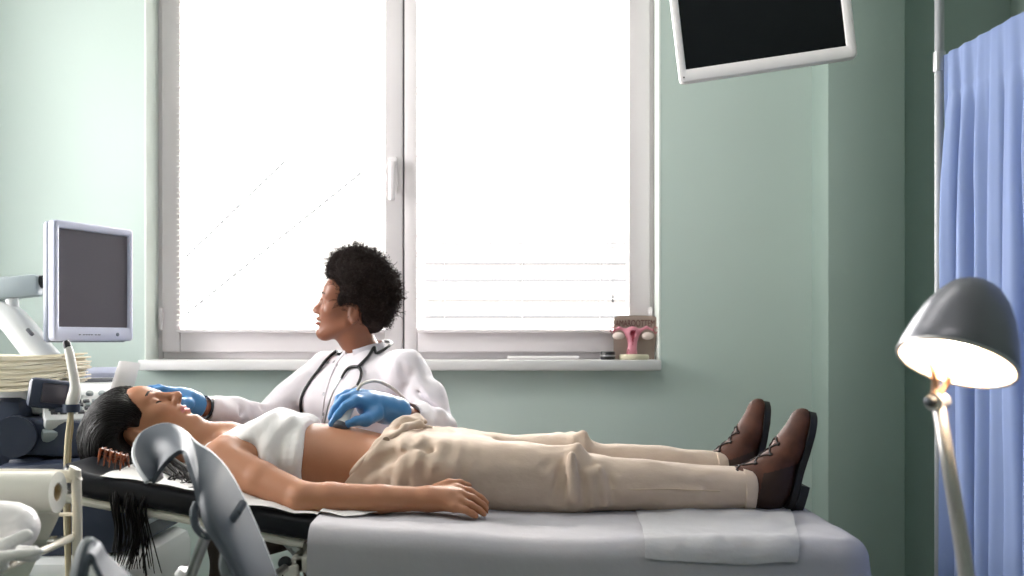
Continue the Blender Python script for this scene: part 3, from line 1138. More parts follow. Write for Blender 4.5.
# strands lying on the mass, from the hairline back over the skull
for i in range(620):
    y0 = g.uniform(-.165, .12)
    s0 = g.uniform(0, .5) + max(0, abs(y0) - .10) * 1.6
    pts = []
    for k in range(9):
        t_ = s0 + k / 8 * (g.uniform(.45, .6) if k == 0 else .55)
        ang = math.radians(-12 + 175 * t_)
        d = (f_ * math.cos(ang) * math.cos(y0 * 9) + u_ * math.sin(ang) * math.cos(y0 * 9) + l_ * math.sin(y0 * 9)).normalized()
        o = wl((-.02, 0, .02)) + Vector((-.02, 0, -.02)) * t_
        h = hb.ray_cast(o + d * .3, -d)[0]
        if h is not None: pts.append(h + d * g.uniform(.0002, .0022))
    if len(pts) > 4 and (pts[0] - pts[-1]).length < .35 and max((a - b_).length for a, b_ in zip(pts, pts[1:])) < .05:
        hv.tube(pts, [.0006 + .0011 * math.sin(math.pi * (j + .5) / len(pts)) for j in range(len(pts))], 4)
# locks lying on the pad and hanging over its near edge
def lock(pts, n, r, spread, seed):
    gg = np.random.default_rng(seed)
    for i in range(n):
        o1 = Vector(gg.normal(size=3)) * spread
        o2 = Vector(gg.normal(size=3)) * spread * 1.5
        q = [Vector(p) + o1 * (1 - j / (len(pts) - 1)) + o2 * (j / (len(pts) - 1)) for j, p in enumerate(pts)]
        hv.tube(q, [r * (1.1 - .8 * j / (len(q) - 1)) for j in range(len(q))], 5, smooth=6)
lock([P(120, 462, 2.33), P(118, 478, 2.2), P(117, 486, 2.12), P(116, 500, 2.09), P(119, 530, 2.09), P(117, 553, 2.09)], 22, .0034, .007, 1)
lock([P(132, 462, 2.33), P(134, 478, 2.2), P(134, 490, 2.11), P(132, 510, 2.085), P(136, 535, 2.085), P(128, 566, 2.085)], 24, .0034, .008, 2)
lock([P(143, 460, 2.33), P(145, 480, 2.2), P(146, 493, 2.11), P(140, 512, 2.085), P(144, 545, 2.085), P(147, 572, 2.085)], 16, .0030, .006, 3)
lock([P(150, 455, 2.33), P(165, 470, 2.25), P(176, 480, 2.19), P(170, 490, 2.16), P(185, 492, 2.15)], 26, .0034, .009, 4)
lock([P(160, 455, 2.35), P(180, 470, 2.25), P(188, 478, 2.2), P(186, 490, 2.17), P(178, 486, 2.18)], 26, .0034, .009, 5)
lock([P(128, 462, 2.33), P(124, 474, 2.24), P(116, 480, 2.19), P(113, 488, 2.155), P(121, 493, 2.15)], 14, .0030, .005, 6)
lock([P(140, 462, 2.33), P(137, 474, 2.24), P(131, 482, 2.19), P(136, 491, 2.16), P(145, 489, 2.17)], 14, .0030, .005, 7)
lock([P(110, 455, 2.34), P(100, 466, 2.28), P(98, 472, 2.25), P(108, 476, 2.22)], 20, .0034, .008, 8)
skin_obj('hair', [(V, Q, 0), (np.array([tuple(v) for v in hv.v]), hv.f, 0)], [M_HAIR], patient)
# earring
e = MB()
c = Vector(w((-.016, -.084, -.046)))
e.sphere(c, .0042, 10)
e.build('earring', M_STEEL, patient)
# amber hair claw under her head
M_AMB = mat('tortoiseshell', srgb(150, 72, 26), .3, noise=(60, .1, srgb(70, 30, 14)), bump=(50, .05, .001), coat=.5)
t = thing('hair_claw', P(116, 468, 2.15), 'amber tortoiseshell hair claw lying on the pad under her dark hair', 'hair clip')
for sx, dx in ((-1, 0), (1, 0)):
    m = MB()
    for k in range(5):
        a0 = P(103 + 5.4 * k, 453 + 1.6 * k, 2.20)
        pts = [a0 + Vector((0, .022 * sx * s_ * 1.2, .020 * math.sin(math.pi * s_) - .022 * s_)) for s_ in (0, .25, .5, .75, 1)]
        m.tube(pts, [.0050, .0045, .004, .003, .0015], 7)
    m.tube([P(101, 452.5, 2.20), P(127, 460, 2.20)], .0055, 8)
    m.build('claw_half', M_AMB, t)
# ===================================================== the doctor behind the couch
doc = thing('person', (-.42, 3.0, .0), 'doctor seated behind the couch in white coat and blue gloves, looking left', 'person')
M_COAT = mat('white_coat_cotton', srgb(226, 220, 226), 0.85, sheen=.1, bump=(26, .45, .007), stretch=(1, 1, .7))
M_GLOVE = mat('blue_nitrile', srgb(72, 132, 188), 0.42, bump=(160, .2, .001))
M_DTROU = mat('dark_brown_cloth', srgb(66, 54, 48), 0.85, bump=(200, .2, .001))
M_AFRO = mat('afro_hair', srgb(34, 22, 19), 0.75, spec=.25, bump=(160, .6, .003))
M_SNAP = mat('snap_metal', srgb(170, 168, 172), .3, metal=.8, bump=(100, .03, .0005))

fwd = np.array((-.62, -.78, 0)); fwd /= np.linalg.norm(fwd)
rgt = np.array((fwd[1], -fwd[0], 0))                       # towards her right hand
TC = np.array((-.440, 2.965, 0.0))
def T(a, b, z): return TC + rgt * a + fwd * b + np.array((0, 0, z))

dh = Head((-.478, 2.95, 1.140), (-.96, -.15, .19), (.19, 0, .98), .90)
# skin: head, neck, upper chest, both forearms at the wrists, hands inside the gloves
wl_ = P(403, 413, 2.555)          # left wrist (over the belly)
el_ = Vector((-.205, 2.80, .790))
shl = Vector(T(-.168, -.005, .958))
shr = Vector(T(.168, -.005, .958))
er_ = Vector((-.722, 2.93, .815))
wr_ = P(206, 408, 2.74)
fb = Field((-.98, 2.40, .68), (-.10, 3.16, 1.30), .003)
dh.sculpt(fb, smile=1.0, full=1.25, nose=.006, lips=.0045)
fb.ell(dh.w((.058, 0, .052)), (.033, .05, .036), .025, 'u', dh.R)
fb.chain([dh.w((-.03, 0, -.03)), dh.w((-.035, 0, -.085)), T(0, -.012, 1.0), T(0, -.01, .95)], [.056, .047, .048, .05], .02)
fb.cap(T(-.10, -.01, .945), T(.10, -.01, .945), .034, .034, .03)
fb.cap(T(0, 0, .93), T(0, 0, .86), .07, .07, .03)
fb.chain([shl, el_, el_.lerp(wl_, .5), wl_], [.03, .026, .026, .025], .02)
fb.chain([shr, er_, er_.lerp(wr_, .5), wr_], [.03, .026, .025, .024], .02)
V, Q = fb.mesh()
V = smooth_mesh(V, Q, 2, .4)
mi = dh.paint(V, Q)
cl = dh.local(V[Q].mean(1))
tm = (cl[:, 0] > .075) & (np.abs(cl[:, 1]) < .026) & (np.abs(cl[:, 2] + .0572) < .0022)
mi[tm] = 5
skin_obj('body', [(V, Q, mi)] + dh.eyes((.98, -.15, .05)), [M_SKIND, M_LIPD, M_BROW, M_EYE, M_IRIS, M_TEETH], doc)

# coat
fc = Field((-.98, 2.46, .50), (-.08, 3.22, 1.08), .004)
fc.loft([(.52, 0, -.03, .165, .125), (.62, 0, -.02, .155, .12), (.74, 0, 0, .152, .115), (.84, 0, .012, .165, .12), (.91, 0, .008, .172, .112),
         (.955, 0, -.004, .162, .092), (.985, 0, -.010, .118, .074), (1.012, 0, -.012, .074, .062), (1.022, 0, -.012, .062, .056)], .02,
        O=TC, E=((0, 0, 1), rgt, fwd), p=2.3)
for sy in (-1, 1):
    fc.ell(T(.068 * sy, .085, .875), (.065, .065, .06), .05)
mL = shl.lerp(el_, .5) + Vector((.012, 0, .004))
fc.chain([Vector(T(-.13, -.005, .968)), shl, mL, el_ + Vector((.004, 0, 0))], [.050, .058, .053, .050], .03)
wc = el_.lerp(wl_, .80)
fc.chain([el_, el_.lerp(wl_, .4), wc], [.050, .048, .043], .02)
mR = shr.lerp(er_, .5)
fc.chain([Vector(T(.13, -.005, .968)), shr, mR, er_], [.050, .056, .050, .047], .03)
wc2 = er_.lerp(wr_, .93)
fc.chain([er_, er_.lerp(wr_, .5), wc2], [.047, .043, .037], .02)
# creases: at the elbows, under the arms, along the sleeves
cre = waves(16, 45, 110, 51, (1, 1, .7)); cr2 = waves(10, 18, 40, 52)
def coatfold(x, y, z):
    arm = np.clip((np.abs(x + .44) - .13) / .08, 0, 1)
    return (.0020 + .0048 * arm) * cre(x, y, z) + .0035 * cr2(x, y, z)
fc.disp(coatfold)
for a, b_, D, r in (((412, 372), (398, 404), 2.80, .010), ((420, 392), (440, 398), 2.80, .007), ((412, 388), (436, 410), 2.78, .008), ((404, 399), (425, 416), 2.74, .008),
                    ((398, 352), (404, 376), 2.80, .007), ((318, 372), (305, 392), 2.90, .009), ((300, 384), (282, 400), 2.90, .007), ((276, 396), (262, 408), 2.88, .007), ((246, 403), (238, 416), 2.80, .006),
                    ((384, 384), (402, 400), 2.78, .007)):
    fc.cap(P(a[0], a[1], D), P(b_[0], b_[1], D), r * .55, r * .35, .02, 'c')
# open wrists
ax = (wl_ - el_).normalized()
fc.cap(wc + ax * .012, wc + ax * .06, .033, .034, .004, 'c')
ax2 = (wr_ - er_).normalized()
fc.cap(wc2 + ax2 * .012, wc2 + ax2 * .06, .029, .03, .004, 'c')
V, Q = fc.mesh()
V = smooth_mesh(V, Q, 1, .4)
cb = bvh_of(V, Q)
coat = skin_obj('coat', [(V, Q, 0)], [M_COAT], doc)
# stand-up collar, open in a small V at the throat
rows = []
hN = Vector(dh.w((-.035, 0, -.085)))
for j in range(6):
    v = j / 5
    row = []
    for i in range(41):
        a = math.radians(15 + 330 * i / 40)
        front = max(0, math.cos(a))
        z = .998 + .042 * v - .020 * front ** 2 + .010 * max(0, -math.cos(a)) * v
        ra, rb = .068 - .008 * v, .064 - .006 * v
        c = T(0, 0, 0) * (1) + np.array((-.004 * v, 0, 0))
        p = c + rgt * (ra * math.sin(a)) + fwd * (rb * math.cos(a) - .012 + .008 * v) + np.array((0, 0, z))
        row.append(p)
    rows.append(row)
MB().sheet(rows, .005).build('collar', M_COAT, coat, angle=60)
# front placket with two columns of snaps, cuffs
m = MB()
pts = [(346, 352), (338, 362), (331, 376), (326, 392), (323, 408), (322, 424)]
pl = [snap(cb, x, y, .001) for x, y in pts]
m.tube(pl, .0028, 6, smooth=6)
m.build('placket', M_COAT, coat)
for px, py in ((328, 363), (334, 362), (341, 353.5), (336.5, 365.5), (324, 394), (323, 414)):
    p = snap(cb, px, py, 0)
    n_ = (p - snap(cb, px, py, -.01)).normalized()
    MB().lathe([(.0001, .003), (.003, .003), (.0052, .0016), (.0055, 0), (.0055, -.002), (.0001, -.002)], p, n_, 14).build('snap_button', M_SNAP, coat)
# breast pocket edge
m = MB()
pts = [snap(cb, x, y, .0012) for x, y in ((372, 389), (380, 391), (390, 392))]
m.tube(pts, .0016, 6, smooth=4)
m.build('pocket_edge', M_COAT, coat)

# gloves
fg_ = Field((-.46, 2.36, .76), (-.22, 2.62, .95), .0025)
L = lambda px, py, D: P(px, py, D)
wst = L(396, 411, 2.535)
kn = [L(356, 401, 2.44), L(355, 396, 2.462), L(357, 394, 2.485), L(361, 395, 2.505)]
fgs = [[L(345, 406, 2.415), L(337, 416, 2.405), L(332, 424, 2.402)],
       [L(343, 399, 2.435), L(335, 409, 2.428), L(331, 418, 2.424)],
       [L(347, 394, 2.470), L(339, 399, 2.458), L(336, 406, 2.452)],
       [L(352, 395, 2.50), L(344, 401, 2.485), L(342, 409, 2.475)]]
thm = [L(376, 414, 2.455), L(366, 420, 2.42), L(356, 421, 2.408), L(347, 424, 2.402)]
hand(fg_, wst, kn, fgs, thm, .0315, .0155, .0108, .01)
fg_.chain([L(396, 411, 2.535), L(384, 409, 2.51), L(370, 406, 2.475)], [.0295, .032, .033], .015)
fg_.cap(L(378, 408, 2.50), L(399, 412, 2.545), .0325, .0325, .01)
fg_.cap(L(397, 411.6, 2.54), L(401, 412.4, 2.551), .0345, .0345, .004)
gw = waves(12, 120, 260, 61)
fg_.disp(lambda x, y, z: .0009 * gw(x, y, z))
ax = np.array(el_ - wst)
fg_.half(L(398.5, 412, 2.545), ax, .002)
V, Q = fg_.mesh()
skin_obj('glove', [(smooth_mesh(V, Q, 1, .4), Q, 0)], [M_GLOVE], doc)
fg2 = Field((-1.06, 2.55, .80), (-.78, 2.85, .96), .0025)
wst = L(199, 406, 2.735)
kn = [L(172, 393, 2.70), L(169, 392, 2.722), L(168, 392.5, 2.744), L(169, 394, 2.764)]
fgs = [[L(163, 389, 2.69), L(155, 390, 2.685), L(149, 395, 2.68)], [L(159, 387.5, 2.72), L(150, 389, 2.72), L(143, 395, 2.72)],
       [L(158, 389, 2.745), L(150, 391, 2.75), L(143, 397, 2.75)], [L(160, 392, 2.77), L(153, 394, 2.775), L(148, 399, 2.775)]]
thm = [L(188, 404, 2.69), L(179, 403, 2.665), L(171, 402, 2.655), L(165, 403, 2.65)]
hand(fg2, wst, kn, fgs, thm, .029, .0145, .0102, .01)
fg2.chain([L(201, 407, 2.737), L(190, 402, 2.725), L(180, 398, 2.725)], [.0275, .030, .030], .012)
fg2.disp(lambda x, y, z: .0009 * gw(x, y, z))
fg2.half(L(198.5, 406, 2.737), np.array(er_ - wst), .002)
V, Q = fg2.mesh()
skin_obj('glove', [(smooth_mesh(V, Q, 1, .4), Q, 0)], [M_GLOVE], doc)
# bracelet and dark watch band on her right wrist
ax2 = (er_ - wr_).normalized()
d_, u_, v_ = basis(ax2)
for k, (o, rr, hw, m_) in enumerate(((.006, .030, .004, M_DSTEEL), (.022, .031, .007, mat('rose_steel', srgb(205, 178, 165), .3, metal=.7, bump=(100, .05, .0005))))):
    m = MB()
    c = wr_ + ax2 * (o - .012)
    m.lathe([(rr, -hw), (rr + .003, -hw), (rr + .003, hw), (rr, hw)], c, ax2, 26, close=True)
    m.build('bracelet' if k else 'wrist_band', m_, doc)

# hair: dense round afro, with curls breaking up its outline
fh = Field((-.66, 2.78, 1.02), (-.28, 3.12, 1.40), .003)
fh.ell(P(363, 286, 2.955), (.090, .100, .100), .03)
fh.ell(P(374, 297, 2.955), (.066, .085, .085), .04)
fh.ell(P(352, 268, 2.955), (.062, .085, .052), .04)
fh.ell(P(372, 318, 2.955), (.040, .062, .045), .03)
fh.ell(dh.w((.086, 0, -.008)), (.056, .10, .084), .012, 'c', dh.R)
fh.ell(dh.w((.05, 0, -.12)), (.12, .12, .09), .012, 'c', dh.R)
for y in (-1, 1):
    fh.ell(dh.w((.032, .088 * y, -.028)), (.036, .04, .042), .012, 'c', dh.R)
    fh.ell(dh.w((-.012, .095 * y, -.014)), (.025, .05, .034), .010, 'c', dh.R)
na = waves(22, 90, 220, 71); nb = waves(14, 40, 80, 72)
fh.disp(lambda x, y, z: .0055 * na(x, y, z) + .005 * nb(x, y, z))
V, Q = fh.mesh()
hm = MB()
g = np.random.default_rng(9)
cn = V[Q].mean(1)
nr = np.cross(V[Q[:, 1]] - V[Q[:, 0]], V[Q[:, 3]] - V[Q[:, 0]])
nr /= np.linalg.norm(nr, axis=1)[:, None] + 1e-9
cen = np.array(P(363, 288, 2.955))
for i in g.choice(len(cn), 5200, replace=False):
    d = cn[i] - cen
    d /= np.linalg.norm(d)
    if dh.local(cn[i])[0] > .045 and dh.local(cn[i])[2] < .075: continue
    if dh.local(cn[i])[2] < -.03 : continue
    _, a, b_ = basis(d)
    a, b_ = np.array(a), np.array(b_)
    R_, turns, L_ = g.uniform(.0022, .004), g.uniform(.8, 1.6), g.uniform(.006, .022)
    ph0 = g.uniform(0, 6.28)
    tl = g.normal(size=3) * .35
    pts = [cn[i] + (d + tl * t_) * (L_ * t_ - .003) + (a * math.cos(ph0 + turns * 6.28 * t_) + b_ * math.sin(ph0 + turns * 6.28 * t_)) * R_ for t_ in (0, .17, .34, .5, .67, .84, 1)]
    hm.tube(pts, .00075, 3)
skin_obj('hair', [(V, Q, 0), (np.array([tuple(v) for v in hm.v]), hm.f, 0)], [M_AFRO], doc)

# trousers and shoes below the couch
ft = Field((-1.0, 2.5, .02), (-.1, 3.3, .70), .006)
hipz = .56
for sx, knee, ankle in ((1, (-.795, 2.83, .475), (-.80, 2.80, .09)), (-1, (-.52, 2.73, .475), (-.50, 2.86, .09))):
    hp = T(.085 * sx, -.06, hipz)
    ft.chain([hp, knee], [.085, .062], .03)
    ft.chain([knee, ankle], [.060, .045], .02)
ft.ell(T(0, -.05, .585), (.17, .15, .095), .03)
nt_ = waves(12, 30, 70, 81)
ft.disp(lambda x, y, z: .004 * nt_(x, y, z))
V, Q = ft.mesh()
skin_obj('trousers', [(smooth_mesh(V, Q, 1), Q, 0)], [M_DTROU], doc)
M_CLOG = mat('white_clog', srgb(225, 225, 222), .4, bump=(60, .05, .001))
for ankle, d in (((-.80, 2.80), (-.5, -.85)), ((-.50, 2.86), (-.5, -.85))):
    fs = Field((ankle[0] - .25, ankle[1] - .25, -.01), (ankle[0] + .15, ankle[1] + .15, .14), .005)
    d = np.array(d) / np.linalg.norm(d)
    a = np.array((ankle[0], ankle[1]))
    q = lambda t_, z: (a[0] + d[0] * t_, a[1] + d[1] * t_, z)
    fs.cap(q(-.03, .05), q(.07, .045), .040, .040, .02)
    fs.cap(q(.06, .036), q(.15, .032), .040, .034, .02)
    fs.cap(q(0, .05), q(0, .10), .038, .046, .02)
    fs.half((0, 0, .001), (0, 0, -1), .003)
    V, Q = fs.mesh()
    skin_obj('shoe', [(smooth_mesh(V, Q, 1), Q, 0)], [M_CLOG], doc)

# her stool
M_VINYL = mat('grey_vinyl', srgb(70, 72, 78), .45, bump=(120, .15, .001))
SX, SY = float(T(0, -.06, 0)[0]) + .02, float(T(0, -.06, 0)[1]) + .03
t = thing('stool', (SX, SY, 0), 'round swivel stool with five castors that the doctor sits on', 'stool')
MB().lathe([(.0001, .435), (.15, .435), (.175, .45), (.178, .475), (.165, .492), (.0001, .495)], (SX, SY, 0), seg=36).build('seat', M_VINYL, t)
MB().lathe([(.022, .09), (.022, .25), (.016, .26), (.016, .435), (.0001, .436)], (SX, SY, 0), seg=20).build('column', M_STEEL, t)
for k in range(5):
    a = 2 * math.pi * k / 5 + .3
    e = Vector((SX + .23 * math.cos(a), SY + .23 * math.sin(a), .075))
    lg = MB().tube([(SX, SY, .10), (SX + .12 * math.cos(a), SY + .12 * math.sin(a), .095), e], [.022, .018, .013], 10).build('leg', M_DSTEEL, t)
    c = MB()
    c.lathe([(.0001, -.011), (.022, -.011), (.027, -.006), (.027, .006), (.022, .011), (.0001, .011)], (e.x, e.y, .0275), (math.sin(a), -math.cos(a), 0), 18)
    c.cyl((e.x, e.y, .045), (e.x, e.y, .075), .006)
    c.build('castor', M_GASKET, lg)

# stethoscope round her neck
M_TUBE = mat('black_rubber_tube', srgb(24, 24, 28), .4, bump=(120, .05, .0005))
t = thing('stethoscope', snap(cb, 352, 372, .01), 'black stethoscope hanging round the neck of the seated doctor', 'stethoscope')
def run(pts, r, off):
    return [snap(cb, x, y, off) for x, y in pts]
back = [Vector(T(-.078, .02, 1.012)), Vector(T(-.070, -.04, 1.035)), Vector(T(-.03, -.078, 1.045)), Vector(T(.03, -.078, 1.045)), Vector(T(.070, -.04, 1.035)), Vector(T(.080, .02, 1.008))]
right_run = run([(374, 349), (369, 357), (363, 364), (359, 368)], 0, .006)
left_run = run([(336, 353), (327, 361), (320, 371), (312, 382), (305, 394), (302.5, 404), (302, 414)], 0, .006)
MB().tube(right_run[::-1] + back + left_run, .0046, 10, smooth=6).build('tubing', M_TUBE, t)
y1 = run([(359, 368), (352, 368.5), (347, 372), (342.5, 380)], 0, .006)
y2 = run([(359, 368), (362, 373), (361, 380), (357.5, 387)], 0, .007)
MB().tube(y1, [.005, .0045, .0042, .0036], 10, smooth=6).build('yoke_tube', M_TUBE, t)
MB().tube(y2, [.005, .0045, .0042, .0040], 10, smooth=6).build('yoke_tube', M_TUBE, t)
e1 = run([(342.5, 380), (336, 392), (331, 404), (327.5, 417), (326.5, 424)], 0, .007)
MB().tube(e1, .0024, 8, smooth=6).build('ear_tube', M_STEEL, t)
e2 = run([(357.5, 387), (351, 392), (349, 398)], 0, .008)
MB().tube(e2, .0024, 8, smooth=6).build('ear_tube', M_STEEL, t)
p = run([(302, 416)], 0, .010)[0]
MB().lathe([(.0001, -.008), (.012, -.008), (.022, -.002), (.022, .004), (.0001, .005)], p, fwd, 22).build('chest_piece', M_STEEL, t)

# ultrasound probe in the gloved hand, with its cable looping over the sleeve
M_PROBE = mat('probe_plastic', srgb(222, 218, 212), .35, bump=(60, .03, .001))
M_CABLE = mat('probe_cable', srgb(176, 168, 158), .5, bump=(80, .05, .001))
M_PTIP = mat('probe_tip', srgb(70, 74, 82), .35, bump=(80, .05, .001))
base = P(339, 431, 2.40)
t = thing('ultrasound_probe', base, 'pale ultrasound probe held to the belly by the blue glove, cable arching up', 'probe')
top = P(351, 404, 2.445)
d = (top - base).normalized()
prof = [(.0001, 0), (.016, .001), (.020, .006), (.0205, .016), (.015, .03), (.0125, .05), (.0125, .075), (.009, .09), (.0055, .10), (.0001, .1)]
m = MB(); m.lathe(prof[3:], base, d, 22); m.build('housing', M_PROBE, t)
m = MB(); m.lathe([(.0001, 0), (.016, .001), (.0205, .006), (.021, .017), (.0001, .0175)], base, d, 22); m.build('transducer_head', M_PTIP, t)
cp = [base + d * .095, P(356, 393, 2.46), P(361, 385, 2.48), P(369, 381.5, 2.52), P(378, 381.5, 2.56), P(388, 385.5, 2.60), P(397, 392, 2.63), P(407, 402, 2.655), P(416, 413, 2.665), P(424, 424, 2.67), P(429, 433, 2.69), P(431, 450, 2.74), P(428, 480, 2.78), P(420, 560, 2.80)]
MB().tube(cp, .0042, 10, smooth=6).build('cable', M_CABLE, t)
# ===================================================== examination couch
M_PAD = mat('black_upholstery', srgb(20, 21, 28), .42, spec=.25, bump=(140, .12, .001))
M_CREAM = mat('cream_enamel', srgb(226, 222, 212), .35, bump=(40, .03, .001))
M_SHEET = mat('white_bed_sheet', srgb(176, 173, 177), .9, sheen=.05, noise=(6, .3, srgb(169, 166, 171)), bump=(7, .5, .012))
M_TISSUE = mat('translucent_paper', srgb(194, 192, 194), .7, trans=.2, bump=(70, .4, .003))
M_PAPER = mat('couch_paper', srgb(238, 236, 234), .7, trans=.25, bump=(90, .3, .002))
bed = thing('examination_couch', (-.1, 2.33, 0), 'examination couch with black padded raised backrest on a cream metal frame', 'couch')


def slab(xs, zf, y0, y1, th, r, endr, mat_, name, parent):
    """padded board following a profile, with rounded long edges and ends"""
    rows = []
    n = len(xs)
    for i, x in enumerate(xs):
        u = min(x - xs[0], xs[-1] - x)
        sh = max(0, endr - u) / endr
        ins = endr * (1 - math.sqrt(max(0, 1 - sh * sh)))
        ya, yb = y0 + ins, y1 - ins
        t_ = th * (1 if u > r else .55 + .45 * math.sqrt(max(0, 1 - (1 - u / r) ** 2)))
        zc = zf(x) - th / 2
        row = []
        for cx, cz, a0 in ((yb - r, t_ / 2 - r, 0), (ya + r, t_ / 2 - r, 90), (ya + r, -t_ / 2 + r, 180), (yb - r, -t_ / 2 + r, 270)):
            for k in range(7):
                a = math.radians(a0 + 15 * k)
                row.append((x, cx + r * math.cos(a), zc + cz + r * math.sin(a)))
        rows.append(row)
    m = MB()
    m.grid(rows, closed=True)
    m.add(rows[0], [tuple(range(len(rows[0])))]); m.add(rows[-1], [tuple(range(len(rows[0])))])
    return m.build(name, mat_, parent, angle=60)


import bisect
xs = [-.975, -.972, -.966, -.957, -.945, -.93, -.91] + [-.88 + .02 * i for i in range(30)] + [-.30]
slab(xs, lambda x: pad(x) - .004, 2.09, 2.68, .052, .020, .10, M_PAD, 'back_pad', bed)
xs = [-.285 + .03 * i for i in range(33)] + [.692, .70, .706]
slab(xs, lambda x: pad(x) - .012, 1.995, 2.665, .085, .03, .05, M_PAD, 'seat_pad', bed)
# frame: bent rail under the backrest, rails, legs
fr = MB()
for y in (2.115, 2.655):
    pts = [(x, y, pad(x) - .066) for x in (-.93, -.80, -.70, -.60, -.50, -.44)]
    fr.tube(pts, .010, 10, smooth=4)
fr.tube([(-.93, 2.115, pad(-.93) - .066), (-.955, 2.15, pad(-.95) - .066), (-.955, 2.62, pad(-.95) - .066), (-.93, 2.655, pad(-.93) - .066)], .010, 10, smooth=4)
fr.build('backrest_frame', M_CREAM, bed)
fr = MB()
for y in (2.115, 2.655):
    fr.box((.105, y, .578), (1.13, .03, .035), .006)
for x in (-.45, .655):
    fr.box((x, 2.385, .578), (.03, .57, .035), .006)
fr.build('frame', M_CREAM, bed)
for x in (-.405, .60):
    for y in (2.115, 2.655):
        m = MB()
        m.box((x, y, .31), (.045, .045, .53), .008)
        m.lathe([(.0001, 0), (.03, 0), (.032, .012), (.026, .028), (.0001, .03)], (x, y, .012), seg=18)
        m.lathe([(.0001, 0), (.026, 0), (.026, .014), (.0001, .014)], (x, y, 0), seg=18)
        m.build('leg', M_CREAM, bed)
for y in (2.115, 2.655):
    MB().box((.1, y, .16), (1.0, .03, .03), .006).build('lower_rail', M_CREAM, bed)
m = MB()
m.cyl((-.52, 2.40, .56), (-.36, 2.40, .30), .016, seg=14)
m.cyl((-.60, 2.40, pad(-.6) - .09), (-.50, 2.40, .52), .010, seg=14)
m.build('backrest_strut', M_STEEL, bed)
m = MB()
m.lathe([(.0001, -.008), (.012, -.008), (.014, -.004), (.014, .004), (.012, .008), (.0001, .008)], P(285, 563, 2.09), (0, -1, 0), 18)
m.cyl(P(285, 563, 2.09), P(284, 600, 2.09), .006, seg=10)
m.build('release_knob', M_DSTEEL, bed)
m = MB()
m.box((-.462, 2.095, .535), (.030, .03, .09), .005)
m.build('bracket', M_CREAM, bed)

# sheet draped over the flat part: top, rounded edges, hanging sides with soft folds
sx0, sx1, sy0, sy1 = -.402, .722, 1.962, 2.70
def path(ins, rad, ns=70, nc=14):
    """open outline: from the far left, round the foot end, to the near left"""
    x1, ya, yb = sx1 - ins, sy0 + ins, sy1 - ins
    r = max(rad - ins, .0005)
    r = min(r, max((yb - ya) / 2, .0005))
    pts = []
    for i in range(ns): pts.append((sx0 + (x1 - r - sx0) * i / ns, yb))
    for i in range(nc): a = math.radians(90 - 90 * i / nc); pts.append((x1 - r + r * math.cos(a), yb - r + r * math.sin(a)))
    for i in range(24): pts.append((x1, yb - r + (ya + r - yb + r) * i / 24))
    for i in range(nc): a = math.radians(-90 * i / nc); pts.append((x1 - r + r * math.cos(a), ya + r + r * math.sin(a)))
    for i in range(ns + 1): pts.append((x1 - r + (sx0 - x1 + r) * i / ns, ya))
    return pts
wv = waves(14, 8, 26, 91, (1, .5, .25)); wv2 = waves(12, 40, 90, 92, (1, 1, .35)); wv3 = waves(14, 14, 50, 93)
rows = []
er = .045
for d in (.369, .32, .27, .22, .17, .13, .10, .075, .058, .045):
    rows.append([(x, y, pad(x) + .003 + (.0030 * float(wv3(x, y, 0)) + .0012 * float(wv2(x, y, 0))) * (1 if d < .3 else .6)) for x, y in path(d, .075)])
for k in range(1, 8):
    a = math.radians(90 * k / 7)
    rows.append([(x, y, pad(x) + .003 - er * (1 - math.cos(a)) + .0022 * float(wv3(x, y, 0)) * (1 - k / 8)) for x, y in path(er * (1 - math.sin(a)), .075)])
for k in range(1, 13):
    dz = .50 * k / 12
    row = []
    for (x, y), (x2, y2) in zip(path(-.004 - .010 * k / 12, .075), path(0, .075)):
        amp = min(1, k / 4)
        o = amp * (.009 * float(wv(x * 1.0, y, dz)) + .004 * float(wv2(x, y, dz)))
        nx, ny = x - x2, y - y2
        q = math.hypot(nx, ny) or 1
        row.append((x + nx / q * o, y + ny / q * o, pad(x) + .003 - er - dz))
    rows.append(row)
m = MB()
m.sheet(rows, .0016)
t = m.build('bed_sheet', M_SHEET, None, angle=80)
tag(t, 'pale lilac-grey sheet draped over the foot half of the couch', 'sheet')


# couch paper: one strip under her back and arm, one loose sheet below the boots
def zs(x, y):
    """height of the couch surface (pad or sheet) at a point"""
    if x < -.40: return pad(x) - .004
    e = max(0, sy0 + er - y)
    if y < sy0: return pad(x) + .003 - er - (sy0 - y)
    return pad(x) + .006 - (er - math.sqrt(max(er * er - e * e, 0)))
w1 = waves(14, 18, 55, 95); w2 = waves(10, 60, 120, 96)
def paper(name, label, outline_fn, n, k, lift=.002, amp=.003):
    rows = []
    for i in range(n + 1):
        row = []
        for j in range(k + 1):
            x, y, dz = outline_fn(i / n, j / k)
            edge = abs(j / k - .5) * 2
            row.append((x, y, zs(x, y) + lift + dz + amp * (abs(float(w1(x, y, 0))) + .4 * abs(float(w2(x, y, 0)))) * (.4 + .6 * edge)))
        rows.append(row)
    m = MB()
    m.sheet(rows, .0006)
    o = m.build(name, M_PAPER, None, angle=60)
    tag(o, label, 'paper')
    return o
def strip(u, v):
    x = -.86 + .60 * u
    y0 = 2.088 + .012 * math.sin(u * 9) + .006 * math.sin(u * 23)
    if x > -.42: y0 = 2.095 - .03 * min(1, (x + .42) / .05) + .13 * max(0, (x + .36) / .1) ** 2
    return x, y0 + (2.64 - y0) * v, 0
paper('couch_paper', 'crumpled white couch paper strip under her hair, back and arm', strip, 90, 36, .0025, .006)
A, B_, C_, D_ = (P(636, 511, 2.33), P(793, 509, 2.33), P(797, 555, 1.955), P(645, 546, 1.955))
rows = []
